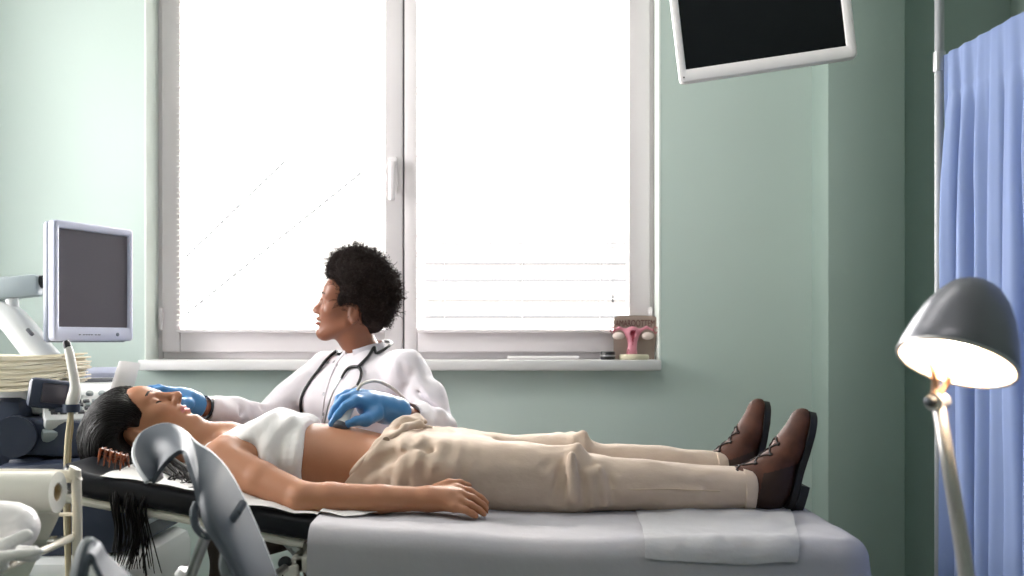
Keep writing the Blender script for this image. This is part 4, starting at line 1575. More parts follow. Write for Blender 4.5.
for i in range(41):
    u = i / 40
    row = []
    top = [(A.x + (B_.x - A.x) * u, 2.36)]
    xa = A.x + (B_.x - A.x) * u; xb = D_.x + (C_.x - D_.x) * u
    # path over the edge: flat run, rounded edge, short drop
    flat_l = 2.36 - (sy0 + er)
    tot = flat_l + er * 1.35 + .004 * u * 4
    for j in range(33):
        s_ = tot * j / 32
        x = xa + (xb - xa) * j / 32
        if s_ < flat_l: y, z = 2.36 - s_, pad(x) + .0065
        else:
            a = (s_ - flat_l) / er
            a = min(a, math.pi / 2)
            y = sy0 + er - (er + .0035) * math.sin(a); z = pad(x) + .003 - er + (er + .0035) * math.cos(a)
        bump = .0048 * abs(float(w1(x, y, 0))) + .0020 * abs(float(w2(x, y, 0)))
        row.append((x, y - bump * .5, z + bump))
    rows.append(row)
m = MB(); m.sheet(rows, .0006)
tag(m.build('couch_paper', M_TISSUE, None, angle=60), 'loose translucent paper sheet hanging over the couch edge below the boots', 'paper')
# ===================================================== television on the wall arm
M_WHITEP = mat('white_plastic', srgb(243, 238, 238), .35, bump=(50, .03, .001))
M_SCREEN = mat('dark_screen', srgb(22, 24, 27), .12, spec=.35, bump=(20, .01, .001))
M_GREYP = mat('grey_plastic', srgb(120, 124, 128), .4, bump=(60, .04, .001))
def frame_ring(W, H, ml, mr, mb_, mt, d0, d1, r, place):
    """picture-frame moulding in one piece: rounded outside, straight inside"""
    def rr(x0, x1, y0, y1, q):
        out = []
        for cx, cy, a0 in ((x1 - q, y1 - q, 0), (x0 + q, y1 - q, 90), (x0 + q, y0 + q, 180), (x1 - q, y0 + q, 270)):
            for k in range(6):
                a = math.radians(a0 + 18 * k)
                out.append((cx + q * math.cos(a), cy + q * math.sin(a)))
        return out
    rings = [(rr(0, W, 0, H, r), d1), (rr(0, W, 0, H, r), d0 + .004), (rr(.0012, W - .0012, .0012, H - .0012, r), d0 + .0012), (rr(.004, W - .004, .004, H - .004, r), d0),
             (rr(ml - .003, W - mr + .003, mb_ - .003, H - mt + .003, .004), d0), (rr(ml, W - mr, mb_, H - mt, .002), d0 + .003), (rr(ml, W - mr, mb_, H - mt, .002), d1)]
    m = MB()
    m.grid([[place(a, b, d) for a, b in ring] for ring, d in rings + rings[:1]], closed=True)
    return m


bl, br_, tl = P(680, 83, 2.72), P(858, 57, 2.66), P(656, -48, 2.72)
eu = (br_ - bl).normalized()
ev = (tl - bl); ev = (ev - eu * ev.dot(eu)).normalized()
ew = eu.cross(ev)                      # towards the viewer or away
if ew.y < 0: ew = -ew
TW, TH = (br_ - bl).length, .335
tv = thing('television', bl + eu * TW / 2 + ew * .03, 'white-framed flat television hanging tilted high on the wall beside the window', 'television')
def fr3(o, a, b, c): return o + eu * a + ev * b + ew * c
def rot3(x, y, z): return Matrix((x, y, z)).transposed()
R3 = rot3(eu, ew, ev)
frame_ring(TW, TH, .020, .026, .034, .027, -.001, .026, .012, lambda a, b, d: fr3(bl, a, b, d)).build('bezel', M_WHITEP, tv, angle=50)
m = MB()
m.box(fr3(bl, TW / 2, TH / 2, .034), (TW - .004, .022, TH - .004), .008, R3)
m.box(fr3(bl, TW / 2, TH / 2, .055), (TW * .7, .03, TH * .7), .012, R3)
m.build('back_shell', M_GREYP, tv)
m = MB()
m.box(fr3(bl, TW / 2 - .002, TH / 2 + .003, .0075), (TW - .042, .006, TH - .058), .0, R3)
m.build('screen', M_SCREEN, tv)
m = MB()
m.lathe([(.0001, 0), (.0022, 0), (.0022, .0012), (.0001, .0014)], fr3(bl, .012, .013, -.0008), -ew, 10)
m.build('indicator', M_DSTEEL, tv)
m = MB()
c = fr3(bl, TW / 2, TH * .75, .075)
m.box(c, (.12, .012, .12), .003, R3)
m.build('mounting_plate', M_DSTEEL, tv)
m = MB()
m.tube([c, c + Vector((.02, .10, .03)), Vector((c.x + .05, c.y + .40, c.z + .15)), Vector((c.x + .05, YW - .02, c.z + .16))], .017, 14)
m.box((c.x + .05, YW - .008, c.z + .20), (.12, .016, .2), .004)
m.build('wall_arm', M_WHITEP, tv)

# ===================================================== things on the sill
SZ = .982
M_TAUPE = mat('taupe_card', srgb(150, 134, 124), .7, bump=(120, .1, .001))
M_PINK = mat('pink_resin', srgb(208, 132, 148), .4, bump=(80, .08, .001))
M_PINKD = mat('crimson_resin', srgb(150, 48, 66), .4, bump=(80, .08, .001))
M_PALE = mat('cream_resin', srgb(222, 205, 198), .4, bump=(80, .08, .001))
M_CRBASE = mat('cream_base', srgb(206, 198, 172), .5, bump=(80, .08, .001))
M_INK = mat('brown_ink', srgb(96, 60, 54), .7, bump=(80, .05, .001))
MD = 3.50
B = lambda px, py, D=MD: P(px, py, D)
t = thing('anatomical_model', B(634, 360), 'anatomical uterus model with pink organ on a taupe board and round cream base', 'anatomical model')
pc = [(-21, 2), (-21, -36), (-20, -40), (-17, -41.6), (0, -42.2), (19, -41.6), (22, -40), (23, -36), (20, -2), (20, 2)]
q = MD / F
Bo = Vector((B(635, 360).x, MD + .012, SZ))
MB().prism([(a * q, (-b) * q + .007) for a, b in pc], Bo, (1, 0, 0), (0, 0, 1), (0, 1, 0), .006).build('board', M_TAUPE, t)
MB().prism([(a * q, b * q) for a, b in ((-20, 24.5), (20, 24), (20, 22.5), (-20, 23))], Bo + Vector((0, -.0025, 0)), (1, 0, 0), (0, 0, 1), (0, 1, 0), .003).build('ledge', M_TAUPE, t)
MB().lathe([(.0001, 0), (.049, 0), (.052, .004), (.052, .013), (.048, .018), (.0001, .019)], (B(633, 360).x, MD - .028, SZ), seg=32).build('base', M_CRBASE, t)
fu = Field((B(608, 0).x, MD - .07, SZ), (B(662, 0).x, MD + .03, SZ + .17), .0022)
UY = MD - .012
U = lambda px, py, dy=0: (B(px, 0).x, UY + dy, B(0, py).z)
fu.chain([U(632, 334), U(632, 344)], [.027, .014], .008, 'u', ((0, 1, 0), .7))
fu.chain([U(632, 344), U(631.5, 352)], [.013, .018], .010, 'u', ((0, 1, 0), .8))
fu.chain([U(626, 331), U(619, 328), U(613, 331)], [.0075, .0042, .004], .008)
fu.chain([U(639, 331), U(646, 327.5), U(652, 330)], [.0075, .0042, .004], .008)
fu.cap(U(631.5, 352), U(629, 358, -.004), .013, .007, .01)
fu.ell(U(632, 334, -.020), (.0105, .014, .010), .003, 'c')
fu.cap(U(632, 336, -.024), U(632, 344, -.018), .007, .002, .003, 'c')
fu.ell(U(627, 351, -.018), (.008, .009, .006), .003, 'c')
V, Q = fu.mesh()
V = smooth_mesh(V, Q, 1)
c = V[Q].mean(1)
cx, cz = c[:, 0], c[:, 2]
x0 = B(632, 0).x
z0, z1 = B(0, 331).z, B(0, 345).z
inner = (np.abs(cx - x0) < .009 * np.clip((cz - z1) / (z0 - z1), .15, 1)) & (cz < z0 + .002) & (cz > z1) & (c[:, 1] < UY - .004)
inner |= (np.hypot(cx - B(627, 0).x, (cz - B(0, 351).z)) < .008) & (c[:, 1] < UY - .005)
skin_obj('uterus', [(V, Q, inner.astype(int))], [M_PINK, M_PINKD], t)
for px in (618, 647):
    fo = Field((B(px, 0).x - .04, UY - .04, B(0, 336).z - .03), (B(px, 0).x + .04, UY + .04, B(0, 336).z + .03), .002)
    fo.ell(U(px, 336, -.006), (.021, .012, .0135), .01)
    V, Q = fo.mesh()
    skin_obj('ovary', [(V, Q, 0)], [M_PALE], t)
for px, sx in ((612, -1), (655, 1)):
    m = MB()
    pts = [U(px + 2.2 * math.cos(a) + sx * .3 * math.sin(3 * a), 330 + 3.0 * math.sin(a) + .5 * math.cos(4 * a), -.004) for a in [2 * math.pi * i / 14 for i in range(14)]]
    m.tube(pts, .0016, 6, closed=True)
    m.build('fimbria', M_PINKD, t)
tc = bpy.data.curves.new('lettering', 'FONT')
tc.body = 'AMARQOTTEM'
tc.align_x = 'CENTER'
tc.size = .034
tc.extrude = .0006
to = bpy.data.objects.new('lettering', tc)
C.objects.link(to)
to.matrix_world = Matrix.Translation((B(635.5, 0).x, MD + .0115, B(0, 326.5).z)) @ Matrix.Rotation(math.pi / 2, 4, 'X') @ Matrix.Diagonal((.60, 1, 1, 1))
bpy.context.view_layer.update()
me = bpy.data.meshes.new_from_object(to.evaluated_get(bpy.context.evaluated_depsgraph_get()))
me.transform(to.matrix_world)
bpy.data.objects.remove(to)
me.materials.clear(); me.materials.append(M_INK)
link('lettering', me, t)
# small dark tin and a slim white tray
t = thing('tape_roll', (B(607, 0).x, 3.47, SZ), 'small black roll standing flat on the sill beside the uterus model', 'tape')
MB().lathe([(.013, 0), (.024, 0), (.026, .003), (.026, .024), (.024, .028), (.013, .028)], (B(607, 0).x, 3.47, SZ), seg=28, close=True).build('tape', mat('black_tape', srgb(28, 28, 32), .4, bump=(90, .1, .001)), t)
MB().lathe([(.0245, .011), (.0266, .011), (.0266, .0165), (.0245, .0165)], (B(607, 0).x, 3.47, SZ), seg=28, close=True).build('label_band', mat('grey_band', srgb(150, 150, 152), .4, bump=(90, .05, .001)), t)
t = thing('tray', (B(542, 0).x, 3.46, SZ), 'slim white tray lying on the window sill below the right pane', 'tray')
m = MB()
m.bx(B(508, 0).x, B(577, 0).x, 3.42, 3.52, SZ, SZ + .006, .002)
m.build('tray_base', M_WHITEP, t)
m = MB()
x0, x1 = B(508, 0).x, B(577, 0).x
m.tube([(x0, 3.42, SZ + .008), (x1, 3.42, SZ + .008), (x1, 3.52, SZ + .008), (x0, 3.52, SZ + .008)], .004, 8, closed=True)
m.build('rim', M_WHITEP, t)

# ===================================================== ultrasound machine beside her head
M_UWHITE = mat('machine_white', srgb(222, 224, 224), .4, bump=(50, .03, .001))
M_UNAVY = mat('machine_navy', srgb(52, 60, 80), .45, bump=(60, .06, .001))
M_UGREY = mat('machine_grey', srgb(150, 160, 164), .4, bump=(60, .04, .001))
M_LILAC = mat('monitor_lilac', srgb(186, 190, 212), .35, bump=(60, .03, .001))
M_MSIDE = mat('monitor_side', srgb(92, 100, 116), .4, bump=(60, .03, .001))
M_LCD = mat('lcd_panel', srgb(78, 74, 84), .28, spec=.4, bump=(30, .02, .001))
M_KEY = mat('key_dark', srgb(70, 72, 80), .5, bump=(60, .03, .001))
us = thing('ultrasound_machine', (-1.30, 2.85, 0), 'ultrasound machine with lilac-framed monitor on an arm behind her head', 'ultrasound machine')
# monitor
r_ = Vector((.38, .925, 0)).normalized(); n_ = Vector((.925, -.38, 0)).normalized(); z_ = Vector((0, 0, 1))
bl_ = P(54.5, 341, 2.78); MW, MH = .30, .339
R4 = rot3(r_, -n_, z_)
mo = MB()
def mp(a, b, c): return bl_ + r_ * a + z_ * b - n_ * c
mo = frame_ring(MW, MH, .018, .018, .040, .022, 0, .022, .012, mp)
mon = mo.build('monitor', M_LILAC, us, angle=50)
s = MB()
s.box(mp(MW / 2, MH / 2 - .003, .034), (MW - .002, .030, MH + .002), .010, R4)
s.box(mp(MW / 2, MH / 2, .062), (MW * .72, .035, MH * .72), .014, R4)
s.build('rear_shell', M_MSIDE, mon)
MB().box(mp(MW / 2, .009 + MH / 2, .009), (MW - .03, .004, MH - .058), 0, R4).build('screen', M_LCD, mon)
for k, a in enumerate((.09, .105, .115, .125, .135, .15, .16, .165)):
    MB().box(mp(a, .018, -.0005), (.006, .002, .0025), .0006, R4).build('button', M_KEY, mon)
m = MB(); m.lathe([(.0001, 0), (.0055, 0), (.0055, .002), (.0001, .0024)], mp(.235, .019, 0), n_, 14); m.build('power_button', M_MSIDE, mon)
# support arm
m = MB()
a0 = mp(MW * .5, MH * .45, .075)
m.box(P(8, 288, 2.98), (.20, .06, .066), .012, (0, math.radians(-5), 0))
m.build('upper_arm', M_UGREY, us)
m = MB()
m.tube([P(34, 283, 2.98), P(50, 281, 2.985), a0], [.020, .02, .022], 14)
m.build('tilt_joint', M_DSTEEL, us)
m = MB()
m.cyl(P(12, 298, 2.98), P(12, 316, 2.98), .019, .021, 20)
m.build('swivel_post', M_UWHITE, us)
m = MB()
pts = [P(-6, 312, 2.98), P(10, 318, 2.98), P(24, 333, 2.98), P(40, 354, 2.98), P(52, 372, 2.98), P(56, 392, 2.96)]
m.tube(pts, [.040, .042, .044, .045, .052, .06], 18, smooth=5)
m.build('lower_arm', M_UWHITE, us)
m = MB()
m.box(P(30, 332, 2.925), (.026, .012, .010), .003, (0, math.radians(48), 0))
m.build('cable_slot', M_KEY, us)
# console with control panel: a tilted slab
kc = P(96, 398, 2.84)
kr = Vector((.88, .47, 0)).normalized()            # along the keyboard
kf = Vector((.47, -.88, 0)).normalized()           # towards the operator
kf = (kf + Vector((0, 0, -.42))).normalized()
kn_ = kr.cross(kf) * -1
if kn_.z < 0: kn_ = -kn_
RK = rot3(kr, kf, kn_)
def kp(a, b, c): return kc + kr * a + kf * b + kn_ * c
m = MB()
m.box(kp(-.015, 0, -.012), (.250, .270, .035), .010, RK)
con = m.build('control_panel', M_UWHITE, us)
MB().box(kp(-.015, .0, -.045), (.262, .29, .036), .012, RK).build('panel_tray', M_UGREY, con)
MB().box(kp(-.015, -.105, .007), (.19, .020, .006), .002, RK).build('slot_display', M_KEY, con)
for i in range(7):
    MB().lathe([(.0001, .008), (.0085, .008), (.0105, .004), (.0105, 0), (.0001, 0)], kp(-.115 + .033 * i, -.012, .006), kn_, 14).build('knob', M_UGREY, con)
for r in range(4):
    for i in range(10):
        MB().box(kp(-.118 + .0225 * i + .004 * (r % 2), .034 + .022 * r, .0075), (.017, .016, .006), .002, RK).build('key', M_KEY if (r + i) % 5 else M_UGREY, con)
MB().sphere(kp(.085, .07, .006), .014, 16).build('trackball', M_KEY, con)
MB().box(kp(.05, -.165, -.01), (.13, .05, .05), .01, RK).build('panel_back', M_LILAC, con)
m = MB()
m.box(P(30, 398, 2.86), (.22, .20, .085), .02)
m.build('console_body', M_UWHITE, us)
# small touch display in a dark frame
tc_ = P(50, 394, 2.57)
RT = Euler((0, math.radians(8), math.radians(38))).to_matrix()
sd = MB().box(tc_, (.105, .030, .076), .012, RT).build('touch_display', M_UNAVY, us)
MB().box(tc_ + RT @ Vector((.006, -.0155, .002)), (.060, .003, .050), .004, RT).build('touch_screen', M_LCD, sd)
# navy column, arm and cabinet
m = MB()
m.box(P(8, 436, 2.80), (.17, .20, .22), .03)
m.build('column_housing', M_UNAVY, us)
m = MB()
m.box(P(50, 436, 2.74), (.22, .11, .10), .014, (0, math.radians(3), 0))
m.build('navy_arm', M_UNAVY, us)
m = MB()
m.lathe([(.0001, -.03), (.04, -.03), (.055, -.015), (.055, .03), (.0001, .03)], P(16, 436, 2.68), (.3, -1, 0), 22)
m.build('pivot', M_UNAVY, us)
m = MB()
m.box(P(34, 464, 2.74), (.10, .12, .05), .02)
m.build('lower_pad', M_UNAVY, us)
m = MB()
m.box(Vector((-1.20, 2.88, .60)), (.36, .46, .26), .03, (0, math.radians(-4), 0))
cab = m.build('cabinet', M_UNAVY, us)
fc_ = MB()
fc_.box(Vector((-1.018, 2.80, .60)), (.012, .30, .19), .004, (0, math.radians(-4), 0))
fc_.build('side_panel', M_KEY, cab)
for k in range(4):
    MB().box(Vector((-1.011 + .003 * k, 2.80, .545 + .036 * k)), (.008, .22, .014), .003, (0, math.radians(-4), 0)).build('vent', M_UGREY, cab)
m = MB()
m.box(Vector((-1.19, 2.86, .275)), (.40, .52, .40), .04)
m.build('base', M_UWHITE, us)
for dx in (-.17, .17):
    for dy in (-.2, .2):
        c = (-1.19 + dx, 2.86 + dy, .045)
        MB().lathe([(.0001, -.018), (.036, -.018), (.045, -.01), (.045, .01), (.036, .018), (.0001, .018)], c, (0, 1, 0), 22).build('castor', M_GASKET, us)
m = MB(); m.box(Vector((-1.30, 2.86, .70)), (.16, .2, .30), .03); m.build('column', M_UNAVY, us)

# slender probe with a black tip standing in the machine's holder
t = thing('ultrasound_probe', P(70, 440, 2.55), 'slender cream probe with a black tip standing upright before the control panel', 'probe')
m = MB()
m.tube([P(68, 347, 2.55), P(70, 356, 2.55), P(73, 372, 2.55), P(75, 386, 2.55), P(74, 396, 2.55), P(72, 404, 2.55), P(71.5, 410, 2.55)], [.0095, .0115, .0115, .0125, .016, .0155, .011], 16, smooth=4)
m.build('housing', M_PROBE, t)
m = MB(); m.tube([P(65.5, 341, 2.55), P(66.5, 343, 2.55), P(68.2, 348.5, 2.55)], [.007, .0095, .0098], 14); m.build('tip', M_TUBE, t)
m = MB(); m.tube([P(71.5, 408, 2.55), P(69, 425, 2.55), P(67, 445, 2.55), P(66, 470, 2.55), P(66, 520, 2.55), P(68, 580, 2.55)], .0062, 10, smooth=5); m.build('cable', mat('cream_cable', srgb(214, 200, 168), .5, bump=(80, .05, .001)), t)
m = MB(); m.tube([P(72, 408, 2.56), P(72, 428, 2.56), P(70, 450, 2.56), P(69, 520, 2.56), P(70, 580, 2.56)], .004, 8, smooth=5); m.build('cable', mat('tan_cable', srgb(190, 170, 130), .5, bump=(80, .05, .001)), t)
m = MB(); m.lathe([(.0165, 0), (.021, 0), (.021, .02), (.0165, .02)], P(71.5, 412, 2.55), (0, 0, 1), 20, close=True)
m.box(P(66, 409, 2.60), (.02, .09, .012), .003)
m.build('holder', M_UNAVY, us)

# stack of loose papers lying on the console
M_CREAMP = mat('cream_paper', srgb(228, 220, 200), .8, noise=(30, .3, srgb(215, 204, 180)), bump=(60, .1, .001))
gp = np.random.default_rng(5)
pz0 = P(0, 393, 2.72).z
t = thing('paper_stack', P(35, 393, 2.72), 'thick stack of curling cream printouts on top of the ultrasound console', 'papers')
for k in range(26):
    f = k / 25
    dx, dy, ry = gp.normal() * .002, gp.normal() * .003, gp.normal() * .006
    x0, x1 = P(-28, 0, 2.72).x, P(76, 0, 2.72).x + gp.uniform(-.012, .010)
    rows = []
    for i in range(15):
        u = i / 14
        x = x0 + (x1 - x0) * u + dx
        z = pz0 + .018 + .084 * f * (1 - .12 * u) - .012 * (1 - f) * math.sin(u * 3.0) + .012 * u * u + .0012 * math.sin(u * 9 + k) + .02 * max(0, u - .88) * math.sin(k * 2.1)
        rows.append([(x, 2.66 + dy + ry * (u - .5), z), (x, 2.80 + dy + ry * (u - .5), z + .001)])
    MB().sheet(rows, .0036).build('printout', M_CREAMP, t)
# white card standing behind her head
cc = [P(124.5, 361, 2.80), P(140.5, 363, 2.80), P(131, 398, 2.80), P(113, 396, 2.80)]
dn = Vector((-.02, .012, 0))
m = MB()
t = thing('white_panel', cc[3], 'plain white upright panel leaning between the control panel and the window sill', 'panel')
m.add(cc + [c + dn for c in cc], [(0, 1, 2, 3), (7, 6, 5, 4), (0, 4, 5, 1), (1, 5, 6, 2), (2, 6, 7, 3), (3, 7, 4, 0)])
m.build('panel_face', M_WHITEP, t)
m = MB(); m.tube([cc[3] + dn * .5, cc[2] + dn * .5], .012, 10); m.build('foot', M_UGREY, t)

# ===================================================== folding screen with blue curtain, right
def cloth(name, c1, c2, tr):
    m = mat(name, c1, .8, trans=tr, noise=(14, .3, c2), bump=(220, .2, .001))
    return m
M_CURT = cloth('blue_curtain', srgb(170, 188, 228), srgb(164, 182, 224), .45)
p0 = Vector((.992, 2.30, 0)); p1 = Vector((1.085, 1.30, 0))
t = thing('privacy_screen', (p0.x, p0.y, 0), 'privacy screen with gathered blue curtain on a white tube post at the room edge', 'privacy screen')
dv = (p1 - p0).normalized(); nv = Vector((-dv.y, dv.x, 0))
TOPZ = 1.705
rows = []
nl = (p1 - p0).length
wc = waves(8, 6, 16, 101)
zs_ = [TOPZ, TOPZ - .012, TOPZ - .03, TOPZ - .06, TOPZ - .085, TOPZ - .098, TOPZ - .108, TOPZ - .14, TOPZ - .22] + [TOPZ - .22 - 1.38 * i / 18 for i in range(1, 19)]
for z in zs_:
    row = []
    f = max(0, min(1, (TOPZ - z - .02) / .25))
    pinch = 1 - .55 * math.exp(-((TOPZ - .1 - z) / .012) ** 2)
    for i in range(241):
        s_ = i / 240 * nl
        ph_ = 2 * math.pi * s_ / .058 + 1.1 * math.sin(s_ * 9) + .5 * math.sin(s_ * 31)
        amp = (.003 + .017 * f) * (.75 + .35 * math.sin(s_ * 17 + 1)) * pinch
        o = amp * (math.sin(ph_) + .28 * math.sin(2.3 * ph_ + z * 2)) + .003 * float(wc(s_ * 3, 0, z * 1.5))
        row.append(p0 + dv * (s_ + .008 * f * math.cos(ph_)) + nv * o + Vector((0, 0, z)))
    rows.append(row)
MB().sheet(rows, .0012).build('curtain', M_CURT, t, angle=70)
M_POST = mat('white_tube', srgb(168, 170, 174), .35, bump=(40, .02, .001))
for nm, p in (('post', p0 + Vector((-.004, .012, 0))), ('post', p1)):
    m = MB()
    m.cyl((p.x, p.y, .03), (p.x, p.y, 2.15), .0105, seg=18)
    po = m.build(nm, M_POST, t)
    m = MB(); m.cyl((p.x, p.y, TOPZ - .035), (p.x, p.y, TOPZ + .01), .0135, seg=18); m.build('clamp', M_STEEL, po)
    m = MB()
    m.box((p.x, p.y, .03), (.36, .035, .025), .008)
    m.build('foot', M_POST, po)
m = MB(); m.cyl(p0 + nv * .016 + Vector((0, 0, TOPZ - .012)), p1 + nv * .016 + Vector((0, 0, TOPZ - .012)), .005, seg=12); m.build('rail', M_POST, t)
m = MB(); m.cyl(p0 + Vector((0, 0, 2.14)), p1 + Vector((0, 0, 2.14)), .009, seg=12); m.build('top_rail', M_POST, t)

# ===================================================== lamp at the lower right, close to the eye
M_LAMP = mat('lamp_grey', srgb(112, 112, 120), .36, metal=.3, coat=.2, bump=(60, .03, .001))
M_LAMPIN = mat('lamp_inside', srgb(248, 236, 220), .5, bump=(60, .03, .001))
M_ARM = mat('lamp_arm', srgb(190, 186, 184), .3, metal=.6, bump=(60, .03, .001))
M_BULB = mat('bulb', srgb(255, 240, 215), .4, emit=((1, .86, .68, 1), 45.0), bump=(50, .02, .001))
LD = 1.25
la = Vector((-.36, -.27, -.90)).normalized()        # where the shade points
rimc = P(957, 361, LD)
t = thing('task_lamp', P(985, 640, LD), 'lit grey dome task lamp on a jointed arm, before the blue curtain', 'lamp')
outer = [(.0712, .003), (.0725, 0), (.0695, -.015), (.0640, -.038), (.0560, -.062), (.0450, -.084), (.0320, -.101), (.0180, -.110), (.0001, -.113)]
inner = [(.0001, -.105), (.017, -.103), (.029, -.095), (.041, -.080), (.052, -.060), (.060, -.037), (.0660, -.014), (.0700, .003)]
sh_ = MB(); sh_.lathe(outer, rimc, la, 44, caps=(False, True)); sho = sh_.build('shade', M_LAMP, t)
si = MB(); si.lathe(inner, rimc, la, 44, caps=(True, False)); si.build('reflector', M_LAMPIN, sho)
ri = MB()
d_, u_, v_ = basis(la)
ri.tube([rimc + la * .003 + u_ * (.0706 * math.cos(a)) + v_ * (.0706 * math.sin(a)) for a in [2 * math.pi * i / 44 for i in range(44)]], .0028, 8, closed=True)
ri.build('rim', M_ARM, sho)
MB().sphere(rimc - la * .040, .026, 18).build('bulb', M_BULB, t)
MB().lathe([(.0001, -.075), (.014, -.075), (.014, -.058), (.0001, -.056)], rimc, la, 18).build('socket', M_ARM, t)
jt = P(938, 402, LD + .03)
for k, (dx, pa) in enumerate((((-.012), P(935, 378, LD - .01)), ((.010), P(949, 378, LD + .02)))):
    e = jt + Vector((dx * .6, .006 * (1 if k else -1), 0))
    MB().tube([pa + Vector((0, .02, .03)), pa, e + Vector((0, 0, .012)), e + Vector((0, 0, -.004))], .0042, 10, smooth=4).build('fork', mat('copper_tone', srgb(206, 160, 128), .3, metal=.7, bump=(60, .03, .001)) if k == 0 else bpy.data.materials['copper_tone'], t)
m = MB(); m.cyl(jt + Vector((-.012, -.014, 0)), jt + Vector((.012, .014, 0)), .011, seg=18); m.build('joint', M_ARM, t)
m = MB(); m.lathe([(.0001, 0), (.007, 0), (.008, .004), (.006, .010), (.0001, .011)], jt + Vector((-.012, -.012, .002)), (-1, -.6, 0), 14); m.build('wing_nut', M_DSTEEL, t)
arm = [jt, P(947, 455, LD), P(958, 520, LD), P(968, 585, LD), P(974, 640, LD)]
m = MB(); m.tube(arm, [.0085, .009, .0095, .010, .010], 14, smooth=5); m.build('arm', M_ARM, t)
b0 = arm[-1]
m = MB(); m.cyl(b0, (b0.x + .01, b0.y, .03), .011, seg=14); m.build('stand', M_ARM, t)
m = MB(); m.lathe([(.0001, 0), (.13, 0), (.135, .008), (.125, .022), (.03, .032), (.0001, .033)], (b0.x + .01, b0.y, 0), seg=32); m.build('foot', M_LAMP, t)
# ===================================================== leg supports of the couch, close to the eye
M_LEGS = mat('support_grey', srgb(76, 82, 92), .52, spec=.35, bump=(70, .05, .001))
M_RIMW = mat('support_edge', srgb(188, 190, 194), .4, bump=(70, .03, .001))


def resample(pts, n):
    P_, _ = spline([Vector(p) for p in pts], 8)
    L = [0]
    for a, b in zip(P_, P_[1:]): L.append(L[-1] + (b - a).length)
    out = []
    for i in range(n):
        s_ = L[-1] * i / (n - 1)
        j = min(bisect.bisect_right(L, s_) - 1, len(P_) - 2)
        t_ = (s_ - L[j]) / max(L[j + 1] - L[j], 1e-9)
        out.append(P_[j].lerp(P_[j + 1], t_))
    return out


def trough(outer, inner, bulge, thick=.007, n=56, k=12):
    """curved shell between an outer and an inner edge; bulge(u) pushes its middle away from (+) or to (-) the viewer's side"""
    A, B2 = resample(outer, n), resample(inner, n)
    rows = []
    for i in range(n):
        row = []
        for j in range(k + 1):
            v = j / k
            p = A[i].lerp(B2[i], v)
            row.append(p + Vector((0, 1, 0)) * bulge(i / (n - 1)) * math.sin(math.pi * v))
        rows.append(row)
    return rows, A


def pts3(l): return [P(x, y, D) for x, y, D in l]


t = thing('leg_support', P(190, 600, 1.58), 'grey curved leg support on a steel rod, in front of her shoulder', 'leg support')
outer = pts3([(147, 482, 1.60), (137, 466, 1.63), (134, 452, 1.66), (140, 436, 1.70), (155, 427, 1.73), (170, 425, 1.73), (184, 432, 1.71), (195, 443, 1.66),
              (209, 452, 1.60), (224, 467, 1.56), (237, 488, 1.54), (250, 515, 1.52), (262, 543, 1.50), (274, 574, 1.48), (283, 600, 1.47)])
inner = pts3([(152, 483, 1.59), (157, 475, 1.58), (163, 467, 1.575), (169, 460, 1.57), (175, 455, 1.565), (180, 452, 1.56), (184, 453, 1.55), (187, 460, 1.53),
              (191, 472, 1.51), (195, 485, 1.49), (200, 505, 1.47), (207, 527, 1.45), (220, 548, 1.44), (232, 570, 1.43), (244, 598, 1.42)])
rows, A = trough(outer, inner, lambda u: .055 * (1 - 2.0 * u) if u < .5 else -.045 * min(1, (u - .5) / .2))
m = MB(); m.sheet(rows, .007); sh2 = m.build('trough', M_LEGS, t, angle=60)
m = MB(); m.tube(A, .0038, 8); m.build('edge', M_RIMW, sh2)
m = MB(); m.tube(pts3([(197, 503, 1.50), (194, 513, 1.49), (196, 526, 1.485), (204, 535, 1.48), (214, 535, 1.475), (226, 527, 1.465), (236, 514, 1.47), (243, 503, 1.49)]), .0062, 12, smooth=6)
m.build('clamp_ring', M_LEGS, t)
m = MB(); m.lathe([(.0001, -.003), (.004, -.003), (.005, 0), (.004, .003), (.0001, .0035)], P(238, 513, 1.47), (0, -1, 0), 16); m.build('screw', M_DSTEEL, t)
m = MB(); m.tube(pts3([(207, 533, 1.48), (198, 556, 1.50), (188, 585, 1.53)]) + [Vector((-.53, 1.60, .60)), Vector((-.51, 1.72, .578)), Vector((-.47, 2.07, .578))], .0085, 14, smooth=4); m.build('rod', M_STEEL, t)
m = MB(); m.tube(pts3([(236, 545, 1.445), (229, 553, 1.44), (228, 566, 1.44), (236, 590, 1.44)]), [.006, .011, .013, .013], 12, smooth=5); m.build('rib', M_GREYP, t)
m = MB(); m.lathe([(.0001, -.012), (.014, -.010), (.018, 0), (.014, .010), (.0001, .012)], P(186, 576, 1.53), (.3, 0, 1), 18); m.build('collar', M_WHITEP, t)

t = thing('leg_support', P(95, 640, 1.15), 'pale leg support seen edge-on at the bottom of the view beside the glass trolley', 'leg support')
outer = pts3([(70, 600, 1.16), (74, 575, 1.17), (80, 553, 1.19), (86, 542, 1.20), (92, 542, 1.20), (99, 552, 1.21), (110, 563, 1.22), (124, 574, 1.23), (146, 596, 1.24)])
inner = pts3([(80, 600, 1.12), (82, 580, 1.12), (86, 563, 1.125), (89, 556, 1.13), (91, 556, 1.13), (95, 566, 1.13), (101, 578, 1.13), (108, 590, 1.13), (118, 606, 1.13)])
rows, A = trough(outer, inner, lambda u: .02)
m = MB(); m.sheet(rows, .006); sh2 = m.build('trough', M_LEGS, t, angle=60)
m = MB(); m.tube(A, .0052, 8); m.build('edge', M_RIMW, sh2)
m = MB(); m.tube(pts3([(96, 592, 1.14), (95, 640, 1.15)]) + [Vector((P(95, 0, 1.15).x, 1.15, .02))], .0085, 12); m.build('rod', M_STEEL, t)
